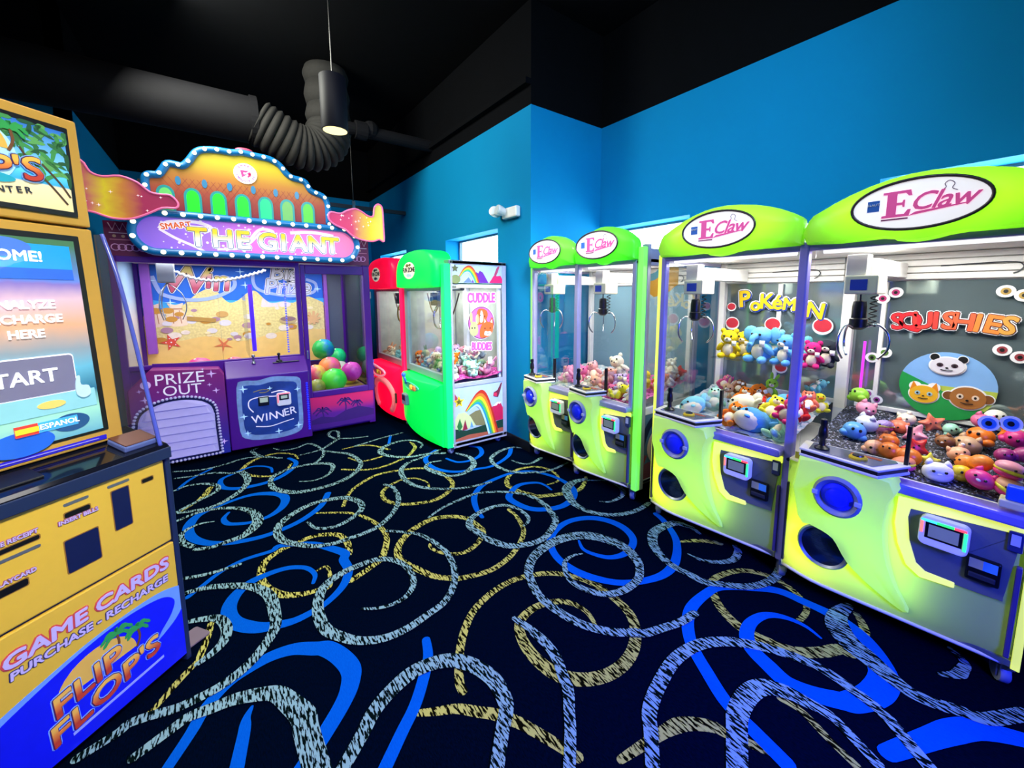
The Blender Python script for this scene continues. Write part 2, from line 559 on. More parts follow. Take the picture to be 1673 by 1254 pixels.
def resample(P, step, closed=False):
    P = [Vector(p) for p in P]
    if closed:
        P = P + [P[0]]
    tot = sum((P[i + 1] - P[i]).length for i in range(len(P) - 1))
    n = max(1, round(tot / step))
    step = tot / n
    out, acc, tgt = [], 0., 0.
    for i in range(len(P) - 1):
        l = (P[i + 1] - P[i]).length
        while tgt <= acc + l + 1e-9 and len(out) < n + (0 if closed else 1):
            out.append(P[i].lerp(P[i + 1], (tgt - acc) / l if l else 0))
            tgt += step
        acc += l
    return out
STROKES = [
('y',[1.6,3.0,4.0,4.0,3.0,2.0],[50,427,48,441,39,452,28,454,15,446,7,432,7,419,16,405,28,398,38,406,43,417]),
('y',[4.0,5.0,3.0,3.0],[-16,403,-20,388,-25,379,-33,370]),
('y',[3.0,3.5,4.0,4.5,3.0,1.5],[63,308,71,325,81,336,98,346,114,345,131,339,144,327,146,308,144,292,134,281,121,276,108,279,97,286,91,298,93,312,103,321,114,324,123,320,128,308,126,298]),
('y',[2.0,3.0,3.0],[90,427,105,427,117,419,127,398]),
('y',[3.0,3.0,3.0],[78,376,91,365,103,360,117,362,130,367]),
('y',[2.0,3.0,3.0],[89,400,96,385,107,383,118,385]),
('y',[3.0,4.0,3.0],[152,405,151,390,144,379,136,370]),
('y',[2.0,3.0,3.5,4.5,4.0],[45,309,54,303,65,294,67,293,72,281,76,265,76,251,72,240,66,230,59,226,47,221]),
('y',[4.0,4.5,4.0,4.5,5.0,3.0,1.5],[52,246,54,257,52,270,44,277,36,279,28,277,20,275,11,268,8,256,9,244,15,232,23,226,31,224,37,224,39,241,33,241]),
('y',[3.0,4.0,4.5,5.0,4.0,2.0],[158,231,157,220,152,205,144,196,132,188,121,184,110,183,96,187,105,185,93,189,85,197,79,210,75,222,77,233,84,242,95,249,108,252,119,248,127,240,129,231,129,219,122,211,111,206,103,208,97,214,94,222,95,226]),
('y',[4.0,4.0,4.0,4.0,5.0,6.0,7.0,5.0,4.0,2.0],[66,129,67,134,73,145,81,155,91,163,106,168,121,168,136,162,145,153,151,141,152,127,150,115,143,106,132,100,120,99,109,103,101,111,98,122,99,134,104,143,115,146,126,143,132,137,134,129,132,121]),
('y',[3.0,4.5,5.0,4.0],[49,131,54,128,61,124,67,118,71,114,66,120,71,113,76,107,80,99,86,85]),
('y',[3.0,3.0,3.0,2.0],[-14,230,-15,222,-18,209,-21,205,-25,200,-30,193,-33,191]),
('y',[2.0,4.0,4.0],[223,134,230,130,237,124,241,118]),
('y',[3.0,3.0,4.0,4.0,5.0,6.0,6.0,5.0,3.0],[212,64,220,64,227,67,233,77,233,88,227,97,216,102,204,103,193,95,187,86,185,77,187,67,191,58,200,51,208,47,210,43,226,43,233,45,239,49]),
('y',[3.0,6.0,5.0,3.0],[97,76,114,73,122,71,127,68,132,63,134,58,140,46]),
('y',[3.0,3.0,3.0],[163,53,164,48,163,43,161,38,158,28]),
('y',[2.0,3.0,4.0,6.0,5.0,3.0],[206,244,217,244,224,254,225,268,217,279,202,282,188,275,179,263,180,249,184,239,186,234,192,231,203,226,219,222,232,228,241,235]),
('b',[2.0,3.0,4.0,6.0,5.0,3.5],[27,406,27,417,21,426,12,430,-1,422,-9,414,-8,397,0,388,11,385,23,386,34,393,44,407,47,419,43,432]),
('b',[3.0,3.0,3.0],[-37,413,-30,430,-16,446]),
('b',[2.0,4.0,4.0,4.0,6.0,7.0,6.0,4.0,5.0,7.0,6.0,5.0,5.0,5.0,5.0,5.0],[-5,347,-8,339,-6,330,0,325,8,322,18,324,26,332,30,344,28,355,19,364,9,368,-2,366,-14,361,-23,354,-27,340,-25,325,-18,312,-7,303,4,299,15,298,28,301,39,307,50,318,58,335]),
('b',[3.0,3.0,4.0,5.0,6.0,5.5,4.0,5.0,7.5,7.0,5.0,3.5,2.0],[-24,258,-19,263,-10,272,1,277,15,277,19,280,29,275,37,269,44,259,50,248,42,257,48,242,48,231,43,220,34,212,26,209,18,208,11,210,3,214,-5,224,-7,235,-4,245,3,252,12,254,21,253,29,247,32,238,30,231]),
('b',[4.0,5.0,6.0,7.0,8.5,8.5,7.0,6.0],[-25,163,-19,173,-15,181,-8,188,0,191,8,192,16,190,23,185,27,182,31,174,33,165,31,158,27,152,19,144,10,136]),
('b',[4.0,5.0,5.0,5.0],[64,160,61,151,54,141,48,134,41,128,31,119]),
('b',[1.2,4.0,5.0],[-1,171,-3,167,-4,161,-7,147]),
('b',[3.0,3.0],[142,438,131,411]),
('b',[4.0,5.0,5.0,4.0,4.0,5.0],[164,368,149,357,144,343,146,325,156,311,173,305,190,302,213,312,226,326]),
('b',[3.0,4.0,5.0,5.0],[163,342,168,328,182,325,196,333,202,348,197,356]),
('b',[3.0,5.0,5.0,4.0,4.0,4.0,6.0,6.0,6.0,6.0,5.0,3.0,2.0],[137,233,140,247,148,263,161,274,176,278,195,279,210,272,217,259,220,245,218,228,208,216,193,211,179,215,170,224,178,214,168,226,167,242,174,251,187,257,200,252,197,254,203,244,202,235]),
('b',[1.5,3.0,4.0,5.0,5.0,6.0,6.0,5.0,5.0,5.0,6.0,5.0,5.0,6.0,5.0,4.5,4.5],[172,173,168,165,170,157,175,150,184,147,194,149,202,155,206,166,204,178,196,188,182,193,167,190,156,182,150,169,150,155,154,144,162,133,173,126,187,122,201,124,216,132,226,141,235,155,238,163]),
('b',[1.2,3.0,5.0,7.0,8.0,8.0,9.0,11.0,11.0,9.0,6.0,5.5,5.0,6.0,6.0,6.0,6.0,6.0],[208,54,210,61,208,69,202,75,192,77,183,75,177,70,174,62,172,54,175,46,180,39,183,36,193,32,203,31,210,33,219,39,225,46,228,55,227,67,225,78,217,87,203,98,191,100,177,99,166,94,157,86,150,75,145,66,143,59,142,53,140,42]),
('b',[6.0,9.0,9.0,6.0],[171,23,190,15,201,10,207,6,211,1,218,-9]),
('w',[1.5,2.5,3.5,4.0,4.5,5.0,5.5,6.0,5.0,4.5,4.0,4.0,3.5,3.0,2.5],[46,196,52,192,59,190,66,191,72,196,75,204,75,215,71,224,64,230,55,231,45,230,35,225,30,216,28,205,29,193,34,184,40,177,49,172,59,171,70,173,81,176,90,184,96,195,99,208,99,217,97,229,93,240,86,248,78,256]),
('w',[2.0,3.5,4.0,5.0,6.0,5.0,5.5,5.5,4.5,4.0,4.0,4.0,4.0,3.0],[38,299,41,288,47,283,55,282,65,287,72,294,74,305,68,318,58,323,45,324,33,318,23,308,20,296,22,284,29,274,37,266,47,262,56,262,56,260,65,262,76,265,88,275,97,288,101,301,102,315,98,323]),
('w',[1.2,3.0,5.0,4.0,4.5,6.0,5.0,4.5,4.0,3.0],[43,371,53,366,63,369,71,381,72,393,64,401,52,405,37,403,27,395,24,384,25,370,32,357,41,350,54,348,69,350,83,359,93,374,95,390,91,409,81,422,73,432]),
('w',[1.2,3.0,3.0,3.0],[34,470,41,458,53,457,65,463,72,443,72,425,66,411,60,404]),
('w',[2.0,3.0,3.0,3.0,3.0],[52,434,64,435,74,439,87,453,94,459,107,452,120,449]),
('w',[3.0,3.5,3.0],[94,463,98,485,93,491,87,479,90,462]),
('w',[2.5,3.0,3.0,3.0],[-42,458,-31,452,-19,448,-5,451,9,456,23,451,37,436]),
('w',[2.5,3.0,3.0,6.0,5.0,4.5,4.0,3.5],[-40,440,-29,437,-14,434,-2,424,6,420,9,400,5,384,-2,373,-12,364,-22,363,-34,367]),
('w',[3.0,4.0,3.0],[21,481,16,474,21,456,28,445]),
('w',[2.0,4.0,3.0,3.0],[-39,412,-31,417,-20,413,-12,404,-11,394,-15,387,-21,382,-28,376,-34,370]),
('w',[3.0,3.5,4.0,6.0,8.0,6.0,4.0,3.5],[-34,354,-24,359,-12,358,0,350,8,339,11,325,9,315,2,306,-7,304,-15,303,-22,306]),
('w',[1.0,2.5,3.0,4.0,4.0],[-13,338,-20,340,-26,338,-30,332,-29,320,-24,311]),
('w',[2.5,2.5,3.0],[155,438,132,435,114,430,102,427]),
('w',[2.0,3.0,4.0,6.0,5.0,4.0,4.0],[153,382,159,391,157,405,147,413,130,410,119,400,118,387,126,374,137,366,153,363,167,355]),
('w',[1.5,3.0,4.0,5.0,4.0,4.5,6.0,6.0,5.0,3.0],[157,340,146,342,139,334,141,320,147,307,155,303,167,306,177,315,182,332,176,348]),
('w',[3.0,3.5,5.0,4.5,4.0,3.0,3.0],[167,366,145,358,130,354,119,342,115,324,117,308,125,295,137,285,151,278,170,275]),
('w',[2.0,3.0,3.0,4.0,5.0,5.0,5.0,6.0,5.5,5.0,4.0,3.0,2.0],[107,255,120,261,135,264,150,265,162,260,174,250,182,237,183,221,180,210,176,200,167,193,156,188,147,188,139,191,132,196,127,207,125,220,125,230,132,237,144,240,157,238,163,228,163,215,159,209,154,207]),
('w',[1.2,3.0,3.0,4.0],[210,301,213,290,220,285,235,289]),
('w',[3.0,4.5,4.0,3.0,3.0],[236,321,228,328,214,327,198,318,192,304,193,287,201,274,212,268,214,265,229,263,248,266]),
('w',[1.0,3.0,5.0,3.0,2.0],[219,199,225,194,237,194,246,199,250,209,248,220,237,229]),
('w',[4.0,8.0,8.0,5.0,4.5,4.5,4.0],[237,232,225,234,213,229,207,221,201,207,202,194,208,184,218,177,231,174,246,175]),
('w',[2.0,5.0,7.0,7.0,6.0,5.0,5.0,5.0,5.0,5.0,5.0],[240,131,242,139,239,147,231,150,218,150,208,144,202,136,198,125,199,113,200,105,206,98,214,90,225,85,238,84,250,87]),
('w',[1.0,3.0,4.0,5.0,3.0],[215,124,216,116,222,109,231,105,241,107,245,111]),
('w',[1.2,3.0,4.0,5.0,5.0,7.0,9.0,8.0,6.0,5.0,5.0,5.0,5.0,4.5,4.5],[164,162,158,164,150,162,148,160,143,151,144,140,150,131,160,127,173,128,182,134,185,138,189,148,188,159,182,171,173,178,161,181,148,180,137,176,129,169,126,164,122,152,122,142,124,131,128,121,135,112,143,106,146,103,155,100,165,97,175,96]),
('w',[3.0,5.0,5.0,5.0,4.5,4.5],[103,146,105,137,106,126,105,118,102,111,99,104,94,98,89,92,79,82]),
('w',[5.0,6.0,7.0,7.5,7.0,6.0,5.0],[21,128,30,136,35,141,42,145,52,148,61,147,69,143,75,135,76,133,78,125,77,116,75,112,70,107,60,96]),
('w',[4.0,4.5,4.5,5.0,5.0,6.0,5.0,3.5],[-49,185,-40,188,-37,190,-31,189,-24,187,-17,187,-10,188,-2,192,4,198,10,208,11,219,10,234,4,246,-5,254,-15,260,-24,262]),
('w',[4.0,5.0,6.0,7.0,9.0,8.5],[-34,174,-25,178,-20,180,-13,179,-6,178,1,175,7,171,11,163,14,155,14,148,15,131]),
('w',[3.0,4.5,5.0,4.5,3.0],[-22,237,-17,235,-11,231,-8,222,-9,214,-13,209,-18,206]),
('w',[3.0,3.0,2.5],[-26,277,-17,274,-7,273,-1,273]),
('w',[5.0,6.0,6.0,5.5,5.0,5.0,5.0,5.0],[101,66,112,75,118,80,129,84,145,87,160,85,171,79,179,71,185,62,189,53,190,49,190,44,189,37,188,31,186,26,183,22,176,13]),
('w',[7.0,8.0,8.0,7.0,5.0,4.0,4.0],[123,50,137,57,144,60,154,61,162,59,167,53,169,46,170,42,170,38,168,33,164,24]),
('w',[5.0,11.0,11.0,7.0,6.0,5.5,5.5],[241,53,230,54,221,51,215,45,212,38,208,30,206,23,208,16,211,11,214,5,220,1,229,-4]),
('w',[2.0,4.0,5.0,2.0],[247,18,242,13,236,13,231,14,226,18]),
]
TOYS = [
('E2','bear','yellow',0.242,0.5,1.185,0.155),
('E2','dog','yellow',0.291,0.6,1.183,0.147),
('E2','elephant','skyblue',0.461,0.48,1.193,0.185),
('E2','bear','aqua',0.473,0.62,1.217,0.157),
('E2','bear','blue',0.602,0.48,1.201,0.154),
('E2','mouse','teal',0.632,0.6,1.218,0.133),
('E2','bear','magenta',0.751,0.5,1.197,0.125),
('E2','dog','charcoal',0.779,0.58,1.234,0.134),
('E2','bear','orange',0.381,0.45,0.894,0.141),
('E2','dog','orange',0.443,0.55,0.888,0.141),
('E2','fox','orange',0.467,0.15,0.831,0.159),
('E2','whale','cream',0.438,0.32,0.835,0.167),
('E2','bear','lemon',0.665,0.22,0.88,0.158),
('E2','frog','mint',0.767,0.08,0.806,0.175),
('E2','whale','blue',0.59,0.1,0.746,0.18),
('E2','elephant','blue',0.679,0.35,0.91,0.163),
('E2','bunny','lime',0.468,0.62,0.951,0.125),
('E2','bear','red',0.532,0.38,0.886,0.101),
('E2','pig','rose',0.146,0.66,0.903,0.12),
('E2','dino','mint',0.261,0.3,0.829,0.167),
('E2','whale','aqua',0.183,0.16,0.822,0.149),
('E2','bear','scarlet',0.844,0.2,0.924,0.155),
('E2','bunny','hotpink',0.891,0.14,0.865,0.137),
('E2','fox','coral',0.774,0.4,0.96,0.123),
('E2','duck','lemon',0.803,0.55,0.932,0.112),
('E2','bear','teal',0.736,0.66,1.005,0.109),
('E2','dino','green',0.674,0.18,0.794,0.107),
('E2','bunny','tan',0.234,0.5,0.814,0.123),
('E2','dog','brown',0.265,0.62,0.915,0.115),
('E2','sq:blob','lime',0.959,0.6,1.007,0.121),
('E2','sq:cat','pink',1.008,0.56,0.947,0.118),
('E2','sq:cat','white',1.06,0.44,0.885,0.133),
('E2','sq:blob','blue',1.02,0.32,0.864,0.131),
('E2','sq:cat','orange',1.165,0.3,0.835,0.111),
('E2','sq:cat','cream',1.171,0.6,0.918,0.1),
('E2','sq:cat','coral',1.164,0.5,0.873,0.104),
('E2','sq:star','pink',1.239,0.42,0.885,0.13),
('E2','sq:star','red',1.269,0.28,0.851,0.129),
('E2','sq:peanut','orange',1.233,0.17,0.823,0.15),
('E2','sq:blob','peach',1.135,0.2,0.823,0.103),
('E2','sq:bun','rainbow',1.262,0.08,0.786,0.106),
('E2','sq:cat','tan',1.423,0.42,0.89,0.121),
('E2','sq:blob','orange',1.453,0.5,0.918,0.128),
('E2','sq:peanut','tangerine',1.465,0.2,0.87,0.132),
('E2','sq:cat','peach',1.407,0.3,0.87,0.095),
('E2','sq:blob','yellow',1.431,0.12,0.821,0.094),
('E2','sq:cat','hotpink',1.491,0.1,0.837,0.111),
('E2','sq:cat','snow',1.394,0.07,0.794,0.126),
('E2','sq:star','coral',1.273,0.6,0.908,0.122),
('E2','sq:peanut','plum',1.57,0.3,0.914,0.119),
('E2','sq:blob','magenta',1.565,0.44,0.952,0.108),
('E2','sq:bun','pink',1.57,0.12,0.883,0.112),
('E2','sq:bun','peach',1.577,0.06,0.818,0.119),
('E2','sq:cat','rose',1.444,0.64,0.968,0.103),
('E2','sq:blob','ivory',1.478,0.7,0.984,0.103),
('E2','sq:star','orange',1.537,0.54,0.961,0.102),
('E2','sq:bun','lilac',1.098,0.46,0.864,0.099),
('E2','sq:cat','brown',1.349,0.4,0.891,0.088),
('E2','sq:blob','mint',1.343,0.6,0.9,0.081),
('E2','sq:star','lemon',1.331,0.2,0.835,0.084),
('E1','pig','pink',0.311,0.2,0.838,0.159),
('E1','pig','rose',0.421,0.25,0.815,0.156),
('E1','pig','blush',0.454,0.35,0.86,0.169),
('E1','pig','salmon',0.742,0.22,0.876,0.165),
('E1','pig','peach',0.732,0.12,0.834,0.143),
('E1','pig','cream',0.632,0.1,0.804,0.125),
('E1','giraffe','cream',0.731,0.4,0.961,0.181),
('E1','bear','lilac',0.927,0.18,0.865,0.147),
('E1','duck','yellow',1.051,0.35,0.91,0.128),
('E1','bunny','lemon',0.991,0.1,0.808,0.124),
('E1','dog','white',1.071,0.12,0.778,0.103),
('E1','bear','rose',0.899,0.12,0.803,0.098),
('E1','frog','green',1.177,0.45,0.854,0.126),
('E1','bear','red',1.232,0.55,0.845,0.127),
('E1','cat','white',1.288,0.4,0.798,0.122),
('E1','fox','coral',1.273,0.3,0.744,0.139),
('E1','bear','cream',1.106,0.6,0.92,0.132),
('E1','bunny','purple',1.073,0.25,0.817,0.106),]

# ---------------------------------------------------------------- the room
XA, XR, YR, YB, XL = 2.37, 3.286, 3.08, 7.97, -0.95
ZT, ZC = 3.235, 4.1
wallm = M('blue_wall_paint', '#0083b8', .8, var=.04, scale=3, spec=.12)
darkm = M('black_ceiling_paint', '#020306', .9, var=.4, scale=9, spec=.1)
basem = M('black_baseboard', '#08080a', .5)


def carpet(name, c0, c1, lo, hi, sc):
    m = bpy.data.materials.new(name)
    m.use_nodes = True
    nt = m.node_tree
    b = nt.nodes['Principled BSDF']
    b.inputs['Roughness'].default_value = .95
    b.inputs['Specular IOR Level'].default_value = 0.
    tc = nt.nodes.new('ShaderNodeTexCoord')
    mp = nt.nodes.new('ShaderNodeMapping')
    mp.inputs['Rotation'].default_value = (0, 0, .7)
    mp.inputs['Scale'].default_value = (1, .2, 1)
    nz = nt.nodes.new('ShaderNodeTexNoise')
    nz.inputs['Scale'].default_value = sc
    nz.inputs['Detail'].default_value = 2
    rp = nt.nodes.new('ShaderNodeValToRGB')
    rp.color_ramp.elements[0].position = lo
    rp.color_ramp.elements[0].color = rgb(c0) + (1,)
    rp.color_ramp.elements[1].position = hi
    rp.color_ramp.elements[1].color = rgb(c1) + (1,)
    nt.links.new(tc.outputs['Object'], mp.inputs[0])
    nt.links.new(mp.outputs[0], nz.inputs['Vector'])
    nt.links.new(nz.outputs['Fac'], rp.inputs[0])
    nt.links.new(rp.outputs[0], b.inputs['Base Color'])
    return m


floor = struct(obj('floor', MB().box(-4, 3.4, -4, YB + .1, -.1, 0), carpet('carpet_pile', '#01050f', '#010a1e', .3, .7, 300)))
CM = {'w': carpet('grey_yarn', '#04100f', '#80a4a4', .46, .52, 130), 'y': carpet('yellow_yarn', '#0c0c04', '#b8b458', .46, .52, 130),
      'b': carpet('blue_yarn', '#0450b0', '#045abc', .3, .7, 300)}
CMB = {'w': MB(), 'y': MB(), 'b': MB()}


def in_picture(x, y):
    v = cam.matrix_basis.inverted() @ Vector((x, y, 0))
    return v.z < -.05 and abs(v.x / v.z) < 1.45 and -v.y / -v.z < 1.25


EXTRA = []          # the same swirls go on over the carpet beyond the picture
for ox_, oy_ in ((-3.4, -.6), (-3.2, 2.6), (.6, -3.6), (-2.6, -3.4)):
    for t, ws, q in STROKES:
        q2 = [v + (ox_ if i % 2 == 0 else oy_) * 100 for i, v in enumerate(q)]
        if all(-3.9 < q2[i] / 100 < 3.2 and -3.9 < q2[i + 1] / 100 < 5.5 and not in_picture(q2[i] / 100, q2[i + 1] / 100) for i in range(0, len(q2), 2)):
            EXTRA.append((t, ws, q2))
for si, (t, ws, q) in enumerate(STROKES + EXTRA):
    P = [(q[i] / 100, q[i + 1] / 100) for i in range(0, len(q), 2)]
    P2 = [P[0]]
    for p in P[1:]:
        if math.hypot(p[0] - P2[-1][0], p[1] - P2[-1][1]) < .035:
            continue
        if len(P2) > 1:
            ax, ay_, bx_, by_ = P2[-1][0] - P2[-2][0], P2[-1][1] - P2[-2][1], p[0] - P2[-1][0], p[1] - P2[-1][1]
            if ax * bx_ + ay_ * by_ < -.5 * math.hypot(ax, ay_) * math.hypot(bx_, by_):
                continue
        P2.append(p)
    P = P2
    k = 7
    Q = catmull(P, k)
    n = len(Q)
    wd = []
    for i in range(n):
        u = i / (n - 1) * (len(ws) - 1)
        a = min(int(u), len(ws) - 2)
        wd.append((ws[a] + (ws[a + 1] - ws[a]) * (u - a)) / 100 * .92)
    z0_ = {'y': .0006, 'b': .0030, 'w': .0054}[t] + (si % 20) * .00006
    mb = CMB[t]
    v = []
    for i in range(n):
        a, b = Q[max(i - 1, 0)], Q[min(i + 1, n - 1)]
        dx, dy = b[0] - a[0], b[1] - a[1]
        l = math.hypot(dx, dy) or 1
        h = wd[i] / 2
        z = z0_ + .0008 * i / n
        v += [(Q[i][0] - dy / l * h, Q[i][1] + dx / l * h, z), (Q[i][0] + dy / l * h, Q[i][1] - dx / l * h, z)]
    f = [(2 * i, 2 * i + 1, 2 * i + 3, 2 * i + 2) for i in range(n - 1)]
    mb.add(v, f)
    for i, j in ((0, 1), (n - 1, n - 2)):       # round ends
        dx, dy = Q[i][0] - Q[j][0], Q[i][1] - Q[j][1]
        a = math.atan2(dy, dx)
        h = wd[i] / 2
        z = z0_ + .0008 * i / n + .00003
        mb.add([(Q[i][0] + h * math.cos(a - PI / 2 + PI * m / 6), Q[i][1] + h * math.sin(a - PI / 2 + PI * m / 6), z) for m in range(7)],
               [tuple(range(7))])
for t, nm in (('y', 'yellow_swirls'), ('b', 'blue_swirls'), ('w', 'grey_swirls')):
    o = stuff(obj(nm, CMB[t], CM[t], floor))

struct(obj('ceiling', MB().box(-4, 3.5, -4, YB + .1, ZC, ZC + .1), darkm))


def wall_x(name, x, th, y0, y1, z0, z1, holes, mat):
    """wall in a plane of constant x with rectangular window holes (y0,y1,z0,z1)"""
    mb = MB()
    ys = sorted({y0, y1} | {h[0] for h in holes} | {h[1] for h in holes})
    for a, b in zip(ys, ys[1:]):
        hs = [h for h in holes if h[0] <= a and h[1] >= b]
        if not hs:
            mb.box(x, x + th, a, b, z0, z1)
        for h in hs:
            mb.box(x, x + th, a, b, z0, h[2])
            mb.box(x, x + th, a, b, h[3], z1)
    return struct(obj(name, mb, mat))


wA = [(3.64, 4.85, 1.72, 2.225), (6.2, 7.45, 1.72, 2.225)]
wR = [(2.043, 3.02, 1.72, 2.225), (-0.45, .784, 1.72, 2.245)]
wall_x('wall_far_right', XA, .24, YR, YB, 0, ZT, wA, wallm)
wall_x('wall_right', XR, .24, -4, YR, 0, ZT, wR, wallm)
struct(obj('wall_return', MB().box(XA + .24, XR + .24, YR, YR + .1, 0, ZT), wallm))
struct(obj('wall_back', MB().box(XL - .1, XA + .24, YB, YB + .1, 0, ZT), wallm))
struct(obj('wall_left', MB().box(XL - .1, XL, 5.6, YB, 0, ZT), wallm))
struct(obj('wall_left_jog', MB().box(-4, XL, 5.6, 5.7, 0, ZT), wallm))
struct(obj('wall_far_left', MB().box(-4.1, -4, -4, 5.7, 0, ZC), wallm))
struct(obj('wall_front', MB().box(-4, 3.5, -4.1, -4, 0, ZC), wallm))
# black upper walls above the blue paint
up = MB().box(XA, XA + .24, YR, YB, ZT, ZC).box(XR, XR + .24, -4, YR, ZT, ZC).box(XA + .24, XR + .24, YR, YR + .1, ZT, ZC)
up.box(XL - .1, XA + .24, YB, YB + .1, ZT, ZC).box(XL - .1, XL, 5.6, YB, ZT, ZC).box(-4, XL, 5.6, 5.7, ZT, ZC)
struct(obj('wall_upper', up, darkm))
struct(obj('trim_1', MB().box(XA - .06, XA, YR, YB, 3.40, 3.45), darkm))
struct(obj('baseboard_right', MB().box(XA - .014, XA, YR - .014, YB, 0, .10).box(XA, XR, YR - .014, YR, 0, .1).box(XR - .014, XR, -4, YR, 0, .1), basem, bevel=.004))
struct(obj('baseboard_back', MB().box(XL, XA - .014, YB - .014, YB, 0, .10), basem, bevel=.004))
framem = M('grey_window_frame', '#5f7f8c', .4)
for i, (x, (a, b, z0, z1)) in enumerate([(XA, wA[0]), (XA, wA[1]), (XR, wR[0]), (XR, wR[1])]):
    w = struct(obj('window_%d' % (i + 1), MB().box(x + .19, x + .23, a, b, z1 - .02, z1).box(x + .19, x + .23, a, b, z0, z0 + .03)
                   .box(x + .19, x + .23, a, a + .02, z0 + .03, z1 - .02).box(x + .19, x + .23, b - .02, b, z0 + .03, z1 - .02), framem))
    obj('pane', MB().box(x + .205, x + .213, a + .02, b - .02, z0 + .03, z1 - .02), GLASS, w)

# ceiling services
ductm = M('black_duct_paint', '#0b0b10', .8, var=.3, scale=14, spec=.2)
t = thing('air_duct', 'large round black air duct under the ceiling above the purple prize machine', 'duct', (0, 5.25, 3.33))
obj('duct_pipe', MB().cyl((-2.6, 0, 0), (.42, 0, -.01), .22, 28), ductm, t, smooth=False)
for o in t.children:
    autosmooth(o)
obj('collar', MB().tube([(.40, 0, -.01), (.46, 0, -.01)], .235, 28), ductm, t)
flexm = M('dusty_flex_duct', '#1f1e1d', .9, var=.35, scale=30)
fp = catmull([(.46, 0, -.01), (.62, 0, -.09), (.82, .02, -.17), (1.0, .03, -.16), (1.12, .04, -.06), (1.17, .08, .14), (1.17, .1, .74)], 6)
for k in range(0, len(fp) - 2, 2):
    obj('flex_ring', MB().tube([fp[k], fp[k + 1], fp[k + 2]], [.215, .24, .215], 24), flexm, t, smooth=True)
t = thing('ceiling_pipe', 'thin black pipe running along the dark ceiling towards the window wall', 'pipe', (0, 5.2, 3.45))
obj('pipe_run', MB().cyl((1.3, 0, 0), (2.37, 0, .0), .07, 16), ductm, t)
obj('pipe_joint', MB().tube([(1.42, 0, 0), (1.55, 0, 0)], .10, 16).ell((1.6, 0, .03), .1), ductm, t)
t = thing('light_track', 'thin black track rail hung below the ceiling in the far corner', 'rail', (0, 6.18, 2.76))
obj('rail', MB().box(-.6, 2.365, -.02, .02, -.025, .025), BLACK, t)
obj('hanger', MB().cyl((1.62, 0, .02), (1.62, 0, 1.33), .008), BLACK, t)
obj('hanger_clip', MB().box(1.60, 1.64, -.025, .025, -.03, .08), CHROME, t)
t = thing('pendant_lamp', 'black cylinder pendant lamp with a lit round underside', 'lamp', (.86, 3.71, 2.86))
obj('lamp_shade', MB().lathe([(.098, 0), (.1, .004), (.1, .40), (.096, .405)], n=32), M('black_lamp_shade', '#070a18', .6, spec=.2), t, smooth=False)
for o in t.children:
    autosmooth(o)
obj('cord', MB().cyl((0, 0, .4), (0, 0, ZC - 2.86), .006, 8), BLACK, t)
obj('diffuser', MB().lathe([(.09, -.003), (.09, .003)], n=32), M('lit_lamp_diffuser', '#fff4c0', .5, em=1.3, emcol='#fff0a8'), t)
area('pendant_lamp_bulb', (.86, 3.71, 2.85), (0, 0, 0), .15, .15, 12, (1, .93, .75))
t = thing('emergency_light', 'white twin-head emergency light on the blue wall above the small window', 'light', (XA, 3.43, 2.33))
obj('housing', MB().box(-.055, 0, -.19, .05, -.045, .055), WHITE, t, bevel=.012)
for yy, rz in ((.12, .5), (.02, -.1)):
    h = obj('lamp_head', MB().lathe([(.03, .06), (.045, .02), (.05, -.03), (.046, -.04)], axis='x', n=16), WHITE, t, smooth=False, loc=(-.09, yy, .03), rot=(0, .25, rz))
    obj('lens', MB().lathe([(.042, -.044), (.042, -.039)], axis='x', n=16), M('clear_lens', '#c8d4dc', .1), h)
obj('bracket', MB().cyl((-.03, .05, .0), (-.06, .12, .02), .01), WHITE, t)

# ---------------------------------------------------------------- twin lime claw machines along the right wall
LIME = translucent('white_moulded_door', '#e0ec98')
LIMEH = translucent('white_moulded_header', '#bce85c')
LIMEP = M('lime_moulded_plastic', '#cfee7a', .3, em=.62, emcol='#b0f850', var=.03)
GREENH = translucent('green_moulded_header', '#78e84c')
LIMEPOD = translucent('white_moulded_pod', '#dfeea0', em=.62, emcol='#b4f24c')
EDGEL = M('lime_edge_light', '#e8f06a', .3, em=.75, emcol='#e6f85a')
EDGEG = M('green_edge_light', '#7cf06a', .3, em=.8, emcol='#78f24a')
GLOW = M('yellow_led_strip', '#f0f878', .3, em=.85, emcol='#ecf850')
POST = M('blue_lit_aluminium', '#8d84d8', .35, .25)  # blue light falling on the aluminium is put into its colour
POSTG = M('silver_aluminium', '#a7a6c8', .35, .3)
MIRROR = M('smoked_mirror', '#92a4a8', .07, .68, var=.2, scale=4)
PANEL = M('slate_blue_panel', '#70746a', .5)
SIGN = M('backlit_white_sign', '#fbf7fb', .4, em=.62, emcol='#fdf6fb')
MAGENTA = M('magenta_lettering', '#e8559f', .4, em=.35)
LCD = M('grey_lcd', '#7f8a80', .3, em=.25)
SPKB = M('blue_speaker_dome', '#1a2ad8', .3, em=.12)
PALE_REFL = pale_glass('back_glass_pale_reflection', '#a8ccd8', .42)  # pale diffuse share stands in for reflections on clear back glass
FILL = {}


